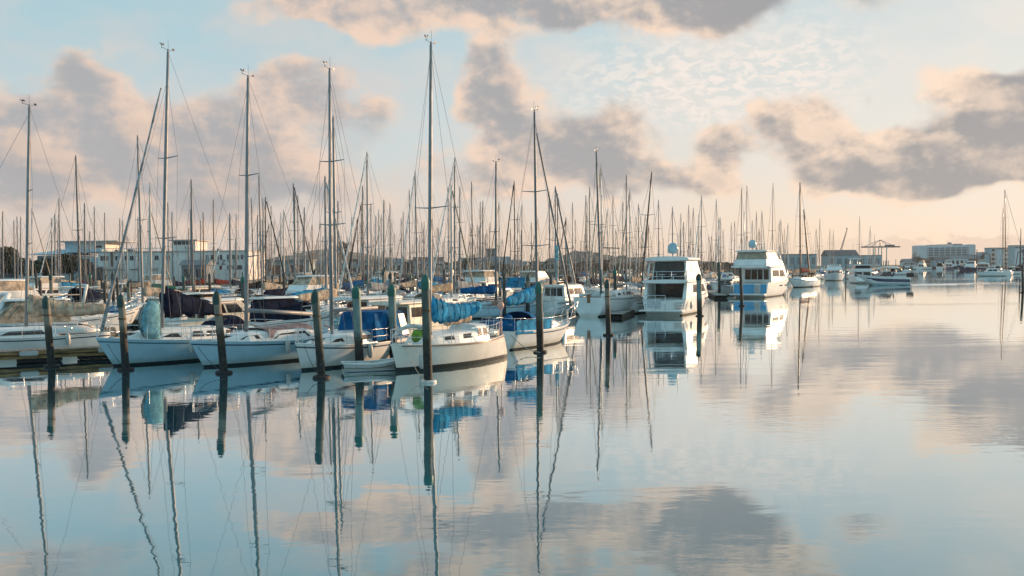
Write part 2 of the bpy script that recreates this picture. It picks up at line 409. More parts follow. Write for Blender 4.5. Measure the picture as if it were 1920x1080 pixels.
class Loft:
    """coach-roof / cabin trunk lofted along x"""
    def __init__(s, st, zb, top=.82, lean=.10): s.st = st; s.zb = zb; s.top = top; s.lean = lean
    def at(s, x):
        st = s.st
        for a, b in zip(st, st[1:]):
            if a[0] <= x <= b[0]:
                t = (x-a[0])/(b[0]-a[0]); return a[1]+(b[1]-a[1])*t, a[2]+(b[2]-a[2])*t
        return st[0][1:] if x < st[0][0] else st[-1][1:]
    def mb(s, mi=0):
        rows = []
        for x, w, h in s.st:
            z = s.zb(x)-.03
            rows.append([(x, w*a, z+(h+.03)*c) for a, c in ((1,0),(1-s.lean,.72),(1-s.lean-.06,.90),(.66,1),(0,1.06),(-.66,1),(-1+s.lean+.06,.90),(-1+s.lean,.72),(-1,0))])
        m_ = MB(); m_.grid(rows, mi, False)
        for r in (rows[0], rows[-1]): m_.add(r, [tuple(range(9))], mi)
        return m_
    def side(s, x, f, sd):
        w, h = s.at(x); z = s.zb(x)
        return Vector((x, sd*w*(1-s.lean*f/.72), z+h*f))
    def win(s, pts, sd, th=.012):
        """pts: (x, f) corners"""
        q = [s.side(x, f, sd) for x, f in pts]
        n = (q[1]-q[0]).cross(q[2]-q[0]).normalized()
        if n.y*sd < 0: n = -n; q.reverse()
        return MB().slab(q, n, th)
class Box:
    """frustum with named faces: bottom (x0,x1,w) at z0, top (X0,X1,Ww) at z1"""
    def __init__(s, x0, x1, w, z0, X0, X1, Ww, z1):
        s.q = {}
        b = [(x0,-w,z0),(x1,-w,z0),(x1,w,z0),(x0,w,z0)]; t = [(X0,-Ww,z1),(X1,-Ww,z1),(X1,Ww,z1),(X0,Ww,z1)]
        s.b = [Vector(p) for p in b]; s.t = [Vector(p) for p in t]
    def mb(s, mi=0):
        return MB().add(s.b+s.t, [(3,2,1,0),(4,5,6,7),(0,1,5,4),(1,2,6,5),(2,3,7,6),(3,0,4,7)], mi)
    def face(s, name):
        b, t = s.b, s.t
        return {'stb': (b[0],b[1],t[1],t[0]), 'port': (b[3],b[2],t[2],t[3]), 'front': (b[1],b[2],t[2],t[1]), 'back': (b[3],b[0],t[0],t[3])}[name]
    def pt(s, name, a, c):
        A, B_, C, D = s.face(name)
        return (A*(1-a)+B_*a)*(1-c)+(D*(1-a)+C*a)*c
    def win(s, name, a0, a1, c0, c1, th=.02, sk=0):
        q = [s.pt(name, a0, c0), s.pt(name, a1, c0), s.pt(name, a1-sk, c1), s.pt(name, a0+sk, c1)]
        n = (q[1]-q[0]).cross(q[3]-q[0])
        if name == 'port': n = -n
        return MB().slab(q, n, th)
def wires(rig):
    mb = MB()
    for a, b in rig: mb.tube([a, b], .0075, 4, 0, cap=False)
    return mb
def sausage(p0, p1, r0, r1, drop=0.0, n=10, K=16, seed=1, fold=.12, tall=1.6, lump=.12):
    rg = random.Random(seed); p0, p1 = Vector(p0), Vector(p1)
    t = (p1-p0).normalized(); lat = Vector((-t.y, t.x, 0)).normalized(); upv = Vector((0,0,1))
    rows = []
    for i in range(K+1):
        a = i/K; c = p0.lerp(p1, a)-upv*drop*math.sin(math.pi*a)
        r = (r0+(r1-r0)*a**.8)*(1+lump*.35*math.sin(a*19+seed)+rg.uniform(-lump, lump)*.30)
        if i in (0, K): r *= .75
        row = []
        for j in range(n):
            th = 2*math.pi*j/n
            rr = r*(1+fold*math.sin(j*2.7+i*.8+seed)+rg.uniform(-fold, fold)*.5)
            row.append(c+lat*math.cos(th)*rr*.62+upv*math.sin(th)*rr*tall)
        rows.append(row)
    mb = MB(); mb.grid(rows, 0, True, close=True)
    mb.add(rows[0], [tuple(range(n))]); mb.add(rows[-1], [tuple(range(n))])
    if n > 8 or K > 12:
        for i in range(2, K-1, 3):
            c = sum((Vector(q) for q in rows[i]), Vector())/n; ring = [c+(Vector(q)-c)*1.03 for q in rows[i]]
            mb.tube(ring+[ring[0]], .014, 4, cap=False)
    return mb
def rail_u(L, half, sheer, x0, x1, h=.6, n=7, inset=.08, r=.014, levels=(1,.5), legs=4):
    """pulpit or pushpit: tubes following the deck edge from x0 round to x0 at the end x1"""
    mb = MB()
    def path(lv):
        a = [(x0+(x1-x0)*i/n) for i in range(n+1)]
        pt = [(x, max(.04, half(x)-inset), sheer(x)+h*lv) for x in a]
        return pt+[(x, -y, z) for x, y, z in reversed(pt)]
    for lv in levels: mb.tube(path(lv), r, 5)
    for i in range(legs):
        x = x0+(x1-x0)*i/max(1, legs-1)
        for sd in (1,-1):
            y = sd*max(.04, half(x)-inset); mb.tube([(x, y, sheer(x)), (x, y, sheer(x)+h)], r, 5, cap=False)
    return mb
def guard(L, half, sheer, x0, x1, k=4, h=.6):
    mb = MB()
    for sd in (1,-1):
        xs = [x0+(x1-x0)*i/k for i in range(k+1)]
        for x in xs[:]:
            mb.tube([(x, sd*(half(x)-.06), sheer(x)), (x, sd*(half(x)-.06), sheer(x)+h)], .012, 5, cap=False)
        for lv in (1,.5):
            for a, b in zip(xs, xs[1:]):
                mb.tube([(a, sd*(half(a)-.06), sheer(a)+h*lv), (b, sd*(half(b)-.06), sheer(b)+h*lv)], .007, 4, cap=False)
    return mb
def vane(top, parent, s=1):
    mb = MB(); x, y, z = top
    mb.tube([(x,y,z),(x-.02*s,y,z+.10)], .02, 5)
    mb.tube([(x,y,z+.06),(x+.42*s,y,z+.16)], .010, 4); mb.tube([(x+.42*s,y,z+.10),(x+.42*s,y,z+.30)], .012, 4)
    for a in range(3): mb.sphere((x+.42*s+.07*math.cos(a*2.1), y+.07*math.sin(a*2.1), z+.3), .03, 0, 5, 4)
    mb.box((x+.36*s,y,z+.26), (.16,.008,.06)); mb.tube([(x,y,z+.05),(x-.35*s,y,z+.10)], .009, 4); mb.box((x-.36*s,y,z+.12), (.12,.008,.10))
    mb.tube([(x,y+.03,z),(x,y+.03,z+.55)], .007, 4)
    return mb.build('wind_instrument', WIRE, parent)
def mast_parts(root, x, z0, H, L, half, sheer, mat_m=ALU, r=.075, spreaders=(.5,), rakex=0, rakey=0, wind=False, spw=.75, bow_x=None, radar=False, frac=.97, rr=1.0, mast_y=0):
    """mast with stays; returns function giving the point at height z"""
    def at(z): t = (z-z0); return Vector((x+rakex*t, mast_y+rakey*t, z))
    mb = MB(); K = 6
    mb.tube([at(z0+(H-z0)*i/K) for i in range(K+1)], [r*(1-.35*max(0, i/K-.6)/.4) for i in range(K+1)], 8, ell=1.25)
    mb.tube([at(H), at(H)+Vector((0,0,.12))], r*.5, 5)
    mast = mb.build('mast', mat_m, root)
    rig = []; top = at(z0+(H-z0)*frac)
    bx = bow_x or L-.12
    rig.append((top, (bx, 0, sheer(bx)))); rig.append((at(H), (.08, 0, sheer(0)+.05)))
    prev = []
    for sp in spreaders:
        z = z0+(H-z0)*sp; c = at(z); s_ = MB(); w = spw*(1-.25*sp)
        pa = c+Vector((-.10, w, .06)); pb = c+Vector((-.10, -w, .06))
        s_.tube([pa, c, pb], [.018,.03,.018], 5); s_.build('spreader', mat_m, mast); prev.append((pa, pb))
    ch = min(half(x)-.05, spw*1.6)
    for k, sd in ((0,1),(1,-1)):
        q = Vector((x-.15, sd*ch, sheer(x)))
        for pr in prev: rig.append((q, pr[k])); q = pr[k]
        rig.append((q, top))
        if prev:
            rig.append((Vector((x-.45, sd*ch, sheer(x))), at(z0+(H-z0)*spreaders[0]-.1))); rig.append((Vector((x+.3, sd*ch, sheer(x))), at(z0+(H-z0)*spreaders[0]-.1)))
    w_ = MB()
    for a, b in rig: w_.tube([a, b], .0075*rr, 4, 0, cap=False)
    w_.build('rigging', WIRE, root)
    if wind: vane(at(H), mast, .72)
    if radar:
        p = at(z0+(H-z0)*.45); MB().lathe([(0,.1),(.2,.08),(.24,0),(.2,-.08),(0,-.1)], p+Vector((.35,0,0)), 10).build('radar_dome', MASTW, mast)
    return at, mast
def fender(x, y, z, parent, ma=None):
    mb = MB(); mb.lathe([(.0,.30),(.05,.29),(.10,.22),(.11,0),(.10,-.22),(.05,-.29),(0,-.3)], (x,y,z), 8); mb.tube([(x,y,z+.3),(x,y-.0,z+.75)], .01, 4)
    return mb.build('fender', ma or MASTW, parent)

# ---------------------------------------------------------------- placing helpers
class Boat:
    def __init__(s, name, stem, d, L, rake=0, stern=None):
        d = Vector((d[0], d[1], 0)).normalized(); s.d = d; s.L = L
        loc = Vector(stem)-d*(L-rake) if stern is None else Vector(stern)
        loc.z = 0; s.loc = loc; s.rz = math.atan2(d.y, d.x)
        s.root = empty(name, loc, s.rz)
    def w(s, p): return s.loc+Matrix.Rotation(s.rz, 3, 'Z')@Vector(p)
    def l(s, wv): return Matrix.Rotation(-s.rz, 3, 'Z')@(Vector(wv)-s.loc)
    def lx(s, px, y=0, z=1.0):
        a, b = -2.0, s.L+2; fa = pix(s.w((a,y,z)))[0]-px
        for _ in range(40):
            c = (a+b)/2; fc = pix(s.w((c,y,z)))[0]-px
            if fa*fc <= 0: b = c
            else: a = c; fa = fc
        return (a+b)/2
    def fit(s, x, z0, tpx, tpy):
        b = s.w((x,0,z0)); t = W(tpx, tpy, b.y); H = t.z
        k = s.l(s.loc+Vector((t.x-b.x, 0, 0)))/(H-z0)
        return H, k.x, k.y
def std_yacht(bt, L, B, fb, rake, tr, mats, cab, wins, mastpx, mast_top, mast_mat=ALU, spread=(.5,), wind=True, mr=.075, topm=GEL, boot=BOOT, stripe=STRIPE, srake=0.0, deckm=DECK, boot_h=.10, glass=GLASSB, rrr=1.0, trunk=GEL, spw=.75, rails=True, vee=.30, frac=.97, hatch=True, draft=.4, mx=None, wl=0):
    root = bt.root
    hb, half, sheer = hull(L, B, fb, draft, rake, srake, tr, boot=boot_h, vee=vee)
    hb.build('hull', [topm, boot, stripe], root)
    deck_mb(L, half, sheer).build('deck', [deckm, topm], root)
    ca = Loft(cab, lambda x: sheer(x)+.02); c_ = ca.mb().build('cabin', trunk, root, bevel=.025)
    for pts in wins:
        for sd in (1,-1): ca.win(pts, sd).build('window', glass, c_)
    x = mx if mx is not None else bt.lx(mastpx, 0, sheer(L*.5))
    z0 = sheer(x)+(ca.at(x)[1] if cab[0][0] < x < cab[-1][0] else 0)
    H, kx, ky = bt.fit(x, z0, *mast_top)
    at, mo = mast_parts(root, x, z0, H, L, half, sheer, mast_mat, mr, spread, kx, ky, wind, spw, rr=rrr, frac=frac)
    if hatch:
        hx = cab[-1][0]-.5 if cab[-1][0]-.5 > x+.3 else x+.9
        hh = MB(); hh.box((hx, 0, sheer(hx)+ca.at(hx)[1]*1.0+.05), (.5,.5,.05)); hh.build('hatch', GLASS, root, bevel=.015)
    x0 = cab[0][0]  # cockpit in front of transom
    co = MB()
    for sd in (1,-1):
        co.tube([(.35, sd*half(.3)*.68, sheer(.3)+.16), (x0*.5, sd*half(x0*.5)*.72, sheer(x0*.5)+.2), (x0+.05, sd*half(x0)*.68, sheer(x0)+.24)], .10, 6, ell=1.4)
    co.build('coaming', topm, root)
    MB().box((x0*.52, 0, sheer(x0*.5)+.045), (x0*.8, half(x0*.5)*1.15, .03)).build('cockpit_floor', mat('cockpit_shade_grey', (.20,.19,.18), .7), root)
    ti = MB(); ti.tube([(.5,0,sheer(.5)+.25),(1.3,0.1,sheer(.5)+.5)], .025, 6); ti.box((.02,0,sheer(0)-.1),(.06,.3,.7)); ti.build('tiller', VARN, root)
    wn_ = MB()
    for sd in (1,-1):
        MB().lathe([(.07,0),(.06,.08),(.085,.16),(.03,.18),(0,.18)], (x0*.75, sd*half(x0*.7)*.72, sheer(x0*.7)+.24), 8).build('winch', STEEL, root)
    if rails:
        rail_u(L, half, sheer, L*.80, L-.05, .62, levels=(1,.5), legs=3).build('pulpit', STEEL, root)
        rail_u(L, half, sheer, L*.13, .04, .62, legs=3).build('pushpit', STEEL, root)
        guard(L, half, sheer, L*.13, L*.80, 4).build('guardrail', STEEL, root)
    cl = MB()
    for sd in (1,-1):
        for xx in (L*.9, L*.08): MB().box((xx, sd*half(xx)*.75, sheer(xx)+.06), (.22,.04,.05)).build('cleat', STEEL, root)
    return half, sheer, ca, at, mo, x, z0, H
def boom_parts(root, x, z, ln, rise=0.0, mat_m=ALU, r=.06, lat=0.0, sheer=None):
    e = (x-ln, lat, z+rise); mb = MB().tube([(x-.05,0,z), e], r, 8, ell=1.3)
    mb.build('boom', mat_m, root); return e
def furled(root, a, b, r0, r1, ma, K=10):
    a, b = Vector(a), Vector(b); mb = MB()
    mb.tube([a.lerp(b, i/K) for i in range(K+1)], [r0+(r1-r0)*(i/K)+.012*math.sin(i*2.3) for i in range(K+1)], 8)
    mb.lathe([(.0,.12),(.11,.10),(.11,.06),(.05,.05),(.05,-.02),(.11,-.03),(.11,-.07),(0,-.08)], a, 8, 0)
    return mb.build('furled_jib', ma, root)
def dodger(x0, x1, w, z, h, ma, root, name='sprayhood', win=None):
    rows = []; K = 8; N = 12
    for i in range(K+1):
        t = i/K; x = x0+(x1-x0)*t; hh = h*(1-.02-.9*max(0,(t-.35)/.65)**1.8)+.03; ww = w*(1-.18*t)
        rows.append([(x+.02*math.sin(j*3+i), ww*math.cos(math.pi*j/N), z+hh*abs(math.sin(math.pi*j/N))**.6) for j in range(N+1)])
    o = MB().grid(rows, 0, True).build(name, ma, root)
    if win:
        mb = MB()
        r = rows[6]; r2 = rows[4]
        for a, b in ((3,5),(5,7),(7,9)):
            q = [Vector(r[a])+Vector((.02,0,.02)), Vector(r[b])+Vector((.02,0,.02)), Vector(r2[b])+Vector((.02,0,.02)), Vector(r2[a])+Vector((.02,0,.02))]
            mb.add(q, [(0,1,2,3)])
        mb.build('window', win, o, recalc=False)
    return o

# ================================================================ FRONT ROW
# ---- leftmost yacht behind the timber pontoon
b = Boat('yacht', None, (-.82,-.57), 8.6, stern=(-20.6,48.6,0))
res = std_yacht(b, 8.6, 2.7, (.95,.88,1.1), .8, .78, None,
    [(2.4,1.0,.42),(3.1,1.02,.46),(4.9,.95,.42),(6.0,.75,.30),(7.2,.35,.05)],
    [[(2.9,.25),(4.9,.25),(4.5,.68),(3.1,.68)],[(5.2,.3),(6.1,.3),(5.9,.6),(5.35,.62)]], 50, (55,200), spread=(.38,.62), stripe=STRIPE, mr=.066)
half, sheer, ca, at, mo, x, z0, H = res
e = boom_parts(b.root, x, z0+1.0, 3.8, -.1)
sausage((x-.05,0,z0+1.12), (x-3.7,0,z0+.80), .36, .17, .12, seed=3, K=24, n=14, tall=1.45).build('sail_cover', FBE, b.root)
fender(4.8, -1.36, .75, b.root); fender(2.0, 1.25, .75, b.root)
ob = MB(); ob.box((-.25,.1,.95),(.35,.3,.45)); ob.box((-.2,.1,.45),(.16,.12,.8)); ob.build('outboard_motor', FT, b.root, bevel=.04)
tag(b.root, 'white sailing yacht with beige sail cover lying behind the timber pontoon at far left', 'yacht', 'sailing yachts in the front row')
# ---- boat 1
b1 = b = Boat('yacht', P(214,687), (-.6,-.8), 9.0, .75)
half, sheer, ca, at, mo, x, z0, H = std_yacht(b, 9.0, 2.9, (.95,.92,1.22), .75, .8, None,
    [(2.7,1.08,.42),(3.4,1.12,.52),(5.2,1.06,.50),(6.4,.85,.44),(7.3,.55,.28),(7.9,.25,.04)],
    [[(3.5,.25),(4.4,.25),(4.3,.72),(3.6,.72)],[(4.5,.25),(5.1,.25),(5.0,.72),(4.55,.72)],[(5.6,.25),(6.5,.25),(6.0,.62),(5.75,.62)],[(2.9,.3),(3.35,.3),(3.3,.7),(2.95,.7)]],
    305, (315,97), spread=(.33,.62), mr=.07, topm=GELB, stripe=STRIPET, spw=.85, frac=.90)  # topsides coloured with the blue shade of the side facing the camera
e = boom_parts(b.root, x, z0+.95, 4.0, .1)
sausage((x-.02,0,z0+1.20), (x-3.0,0,z0+.72), .42, .14, .0, seed=5, tall=1.6, fold=.22).build('sail_cover', FN, b.root)
tp = W(302,165,b.w((x+.3,0,0)).y-.9); furled(b.root, (8.75,0,sheer(8.75)+.35), b.l(tp), .07, .038, FG)
dodger(2.3, 3.6, 1.1, sheer(3)+.35, .62, FN, b.root, win=GLASS)
fender(5.5, 1.5, .7, b.root)
# inflatable stood on edge on the foredeck
xi = b.lx(276, .3, 1.6); 
rows = []
for i in range(13):
    t = i/12; zz = sheer(xi)+.06+1.62*t; wv = .46*max(.05,math.sin(math.pi*(.12+.80*t)))**.55
    rows.append([(xi-.18+(wv*1.75 if math.cos(a) > 0 else .12)*math.cos(a), .75+.17*math.sin(a)*math.sin(math.pi*(.1+.8*t))**.4, zz) for a in [2*math.pi*j/14 for j in range(14)]])
d_ = empty('inflatable_dinghy', b.loc, b.rz)
m_ = MB(); m_.grid(rows, 0, True, close=True); m_.add(rows[0], [tuple(range(14))]); m_.add(rows[-1], [tuple(range(14))]); m_.build('hull', FLT, d_)
m_ = MB(); m_.tube([(p[0][0]+.03, p[0][1], p[0][2]) for p in rows[1:-1]], .05, 6); m_.tube([(p[7][0]-.03, p[7][1], p[7][2]) for p in rows[1:-1]], .05, 6); m_.build('tube', mat('hypalon_dark_teal', (.05,.12,.15), .6), d_)
tag(d_, 'pale teal inflatable dinghy standing on end against the mast of the second yacht', 'dinghy')
tag(b.root, 'white yacht with blue-shaded hull and navy sail cover beside the short timber pontoon', 'yacht', 'sailing yachts in the front row')
# ---- boat 2
b2 = b = Boat('yacht', P(382.5,689), (-.6,-.8), 8.4, .62)
half, sheer, ca, at, mo, x, z0, H = std_yacht(b, 8.4, 2.8, (.92,.90,1.12), .62, .84, None,
    [(2.4,1.02,.40),(3.2,1.08,.50),(4.6,1.02,.46),(6.0,.76,.34),(6.9,.42,.12),(7.2,.3,.03)],
    [[(2.9,.22),(4.9,.22),(4.5,.66),(3.2,.74)],[(5.5,.3),(6.4,.3),(6.1,.7),(5.6,.7)]], 462, (465,146), spread=(.30,.62), topm=GELB, stripe=STRIPE, mr=.074, spw=.8)  # blue shade put into the topside colour here too
e = boom_parts(b.root, x, z0+.95, 4.1, -.35, r=.07)
for i in range(3):
    pass
hoodrows = []
for i in range(7):
    xx = 2.6+i*.42; hoodrows.append([(xx, .92*math.cos(math.pi*j/10), sheer(xx)+.16+(.52-.02*i)*math.sin(math.pi*j/10)**.5) for j in range(11)])
MB().grid(hoodrows, 0, True).build('cabin_cover', FMV, b.root)
ob = MB(); ob.box((-.25,-.5,1.35),(.5,.34,.55), ry=.5); ob.box((-.1,-.5,.8),(.16,.14,.9), ry=.2); ob.build('outboard_motor', FLT, b.root, bevel=.07)
fender(4.6, 1.48, .7, b.root)
tag(b.root, 'yacht with blue-shaded hull, bare silver boom and mauve cover over its cabin', 'yacht', 'sailing yachts in the front row')
# ---- boat 3
b3 = b = Boat('yacht', P(566,695), (-.47,-.88), 6.4, .35)
half, sheer, ca, at, mo, x, z0, H = std_yacht(b, 6.4, 2.5, (.85,.86,1.08), .35, .74, None,
    [(1.6,.85,.38),(2.3,.92,.50),(3.4,.9,.48),(4.4,.7,.36),(5.2,.42,.12),(5.5,.3,.03)],
    [[(2.1,.25),(3.5,.3),(3.2,.72),(2.5,.72)],[(4.2,.3),(4.8,.35),(4.6,.7),(4.3,.7)]], 622, (618,133), spread=(.42,.66), topm=GEL, stripe=STRIPE, mr=.070, srake=.7, glass=GLASSB)
mb_ = MB().tube([(x+.05,.11,z0+.4),(x+.03+0,.13,z0+8.3)], .035, 6)
mb_.build('spinnaker_pole', ALU, b.root)
e = boom_parts(b.root, x, z0+1.0, 3.2, .0)
# blue cockpit tent
zt = sheer(1)+.35
tent = Box(.0, 2.6, 1.1, zt-.25, .2, 2.4, .86, zt+.95); to = tent.mb().build('boom_tent', FR, b.root, bevel=.06)
tent.win('back', .08, .92, .15, .85, .015).build('window', CLEARS, to)
tent.win('stb', .02, .22, .12, .88, .015).build('window', CLEARS, to)
tent.win('port', .02, .22, .12, .88, .015).build('window', CLEARS, to)
fender(3.3, 1.32, .6, b.root)
tag(b.root, 'white yacht with a square royal blue tent over its cockpit', 'yacht', 'sailing yachts in the front row')
# ---- boat 4
GELY = mat('hull_warm_white', (.77,.73,.65), .24, var=.06, scale=1.5, coat=.35, bump=.03, bscale=.8)
b4 = b = Boat('yacht', P(745,697), (-.565,-.825), 6.9, .35)
half, sheer, ca, at, mo, x, z0, H = std_yacht(b, 6.9, 2.35, (1.02,.93,1.05), .35, .42, None,
    [(1.45,.78,.62),(2.3,.84,.64),(2.38,.86,.46),(3.6,.84,.44),(4.8,.66,.36),(5.4,.5,.28),(5.6,.46,.03)],
    [[(1.52,.3),(1.88,.3),(1.86,.78),(1.6,.78)],[(2.0,.3),(2.30,.3),(2.28,.78),(2.04,.78)],[(2.75,.35),(3.3,.35),(3.28,.75),(2.8,.75)],[(3.85,.35),(4.4,.35),(4.38,.72),(3.9,.72)]],
    806, (808,84), spread=(.44,), topm=GELY, stripe=GELY, mr=.074, srake=-.55, boot_h=.16, spw=1.0, glass=GLASS, frac=.98, trunk=GEL)
# varnished strakes
st = MB()
for sd in (1,-1): st.tube([(i*.345, sd*(half(i*.345)+.012), sheer(i*.345)-.03) for i in range(0,20)], .022, 5)
st.build('rubbing_strake', VARN, b.root)
e = boom_parts(b.root, x, z0+.85, 3.4, .05)
sausage((x-.02,0,z0+1.02), (x-3.5,0,z0+1.02), .36, .13, .22, K=26, n=14, seed=11, tall=1.5, fold=.16, lump=.10).build('sail_cover', FB, b.root)
rb = MB(); rb.lathe([(0,.17),(.1,.14),(.16,0),(.1,-.14),(0,-.17)], (.3,.55,sheer(.3)+1.35), 8); rb.tube([(.3,.55,sheer(.3)),(.3,.55,sheer(.3)+1.2)], .02, 5); rb.build('danbuoy', mat('buoy_pink', (.6,.33,.27), .5), b.root)
sl = sausage((1.2,-.42,sheer(1)+.86),(3.2,-.30,sheer(2)+.76), .16, .13, 0, seed=4, tall=1); sl.build('rolled_awning', FBE, b.root)
ar = MB()
for j in range(9):
    pass
ar.tube([(5.55,.0,sheer(5.5)+.1+.0)]+[(5.55-.62*math.cos(a)*.95, .0+.55*math.cos(a), sheer(5.5)+.12+.62*math.sin(a)) for a in [math.pi*k/10 for k in range(1,10)]], .09, 7)
ar.build('folded_tender', FW, b.root)
bag = MB(); bag.sphere((5.35,.1,sheer(5.3)+.33), .33, 0, 10, 7, (1.1,.7,.95)); bo = bag.build('sail_bag', FLIME, b.root)
MB().sphere((5.15,.2,sheer(5.2)+.36), .26, 0, 10, 7, (.8,.7,1)).build('sail_bag', YEL, b.root)
tag(b.root, 'cream wooden yacht with bright blue sail cover and green bag on its foredeck', 'yacht', 'sailing yachts in the front row')
fender(6.2, .95, .42, b.root)
# ---- boat 5: bow away to the right
b5 = b = Boat('yacht', None, (.51,.86), 7.4, stern=P(934,656))
half, sheer, ca, at, mo, x, z0, H = std_yacht(b, 7.4, 2.5, (.92,.84,1.05), 1.0, .8, None,
    [(2.2,.85,.34),(3.2,.88,.40),(4.6,.78,.36),(5.6,.5,.10)],
    [[(2.7,.3),(3.3,.3),(3.3,.7),(2.7,.7)],[(3.7,.3),(4.3,.3),(4.3,.7),(3.7,.7)]], 1008, (1002,210), mast_mat=MASTG, spread=(.36,.62), topm=GEL, mr=.072, boot_h=.08, spw=.9)
zt = sheer(1)
sc = MB()
def scr(pts, zb, zh, seed):
    rg = random.Random(seed); rows = []
    P2 = []
    for a, c in zip(pts, pts[1:]):
        for k in range(6): P2.append((a[0]+(c[0]-a[0])*k/6, a[1]+(c[1]-a[1])*k/6))
    P2.append(pts[-1])
    for lv in range(5):
        rows.append([(p[0]+.02*math.sin(i*1.9+lv), p[1]+.025*math.sin(i*2.3+lv*.7), zb+zh*lv/4) for i, p in enumerate(P2)])
    return rows
sc.grid(scr([(3.3,-1.22),(1.6,-1.17),(.05,-1.04)], zt-.12, .68, 1)); so = sc.build('weather_cloth', FB, b.root)
s2 = MB(); s2.grid(scr([(.05,-1.04),(-.02,0),(.05,1.04)], zt-.12, .68, 2)); s2.build('weather_cloth', FR, b.root)
s2 = MB(); s2.grid(scr([(.05,1.04),(1.6,1.17),(3.0,1.22)], zt-.12, .68, 3)); s2.build('weather_cloth', FR, b.root)
for cc_ in (): pass
dodger(1.9, 3.1, .9, sheer(2)+.3, .62, FR, b.root)
e = boom_parts(b.root, x, z0+1.25, 3.2, -.15, mat_m=MASTG)
sausage((x-.02,0,z0+1.5), (x-3.1,0,z0+1.1), .34, .16, .05, seed=21, tall=1.3, fold=.2).build('sail_cover', FB, b.root)
bs = MB(); bs.tube([(6.9,0,sheer(6.9)+.04),(8.3,0,sheer(7)+.22)], .05, 6); bs.build('bowsprit', STEEL, b.root)
an = MB(); an.sphere((8.0,0,.95), .01, 0, 4, 3)
pf = MB()
for sd in (1,-1):
    pf.tube([(6.2,sd*.6,sheer(6.2)+.7),(7.4,sd*.3,sheer(7)+.85),(8.4,sd*.12,sheer(7)+1.05)], .022, 5); pf.tube([(7.0,sd*.35,sheer(7)),(7.6,sd*.26,sheer(7)+.9)], .02, 5); pf.tube([(8.3,0,sheer(7)+.2),(8.4,sd*.12,sheer(7)+1.05)], .02, 5)
pf.build('bow_rail', STEEL, b.root)
ld = MB()
for yy in (.15,.45): ld.tube([(-.12,yy,.25),(-.12,yy,1.5)], .018, 5)
for z_ in (.4,.65,.9,1.15): ld.tube([(-.12,.15,z_),(-.12,.45,z_)], .016, 5)
ld.build('boarding_ladder', STEEL, b.root)
bu = MB().sphere((.5,-.3,zt+.62), .22, 0, 10, 7); bu.build('buoy', FR, b.root)
tp = W(1006,250,b.w((x,0,0)).y+2.5); furled(b.root, (8.0,0,sheer(7)+.35), b.l(tp), .07, .045, MASTG)
tag(b.root, 'white yacht with blue cloth around its cockpit and a railed bowsprit', 'yacht', 'sailing yachts in the front row')

# ---- little rowing dinghy
def row_dinghy(loc, rz, label):
    r = empty('rowing_dinghy', loc, rz)
    hb, half, sheer = hull(2.6, 1.2, (.34,.30,.50), .12, .35, 0, .74, 14, vee=.40, boot=.03)
    hb.build('hull', [GEL, GELG, GELG], r)
    mb = MB()
    for sd in (1,-1): mb.tube([(2.6*i/12, sd*half(2.6*i/12), sheer(2.6*i/12)+.01) for i in range(13)], .03, 5)
    mb.box((0,0,.35),(.05,.84,.05)); mb.build('gunwale', GEL, r); MB().box((-.015,0,.2),(.03,.5,.16)).build('transom_pad', RUB, r)
    for xx in (.5,1.35): MB().box((xx,0,.27),(.24,2*half(xx)-.06,.03)).build('thwart', GELG, r)
    hb, h2, s2 = hull(2.42, 1.16, (.33,.30,.40), .03, .22, 0, .72, 12, vee=.30, boot=.02)
    rr = MB(); rr.box((1.1,0,.05),(1.8,.8,.03)); rr.build('floor', GELG, r)
    tag(r, label, 'dinghy'); return r
row_dinghy(P(643,697), math.atan2(.80,1.0)-.35, 'small white rowing dinghy afloat between the blue tent yacht and the cream yacht')

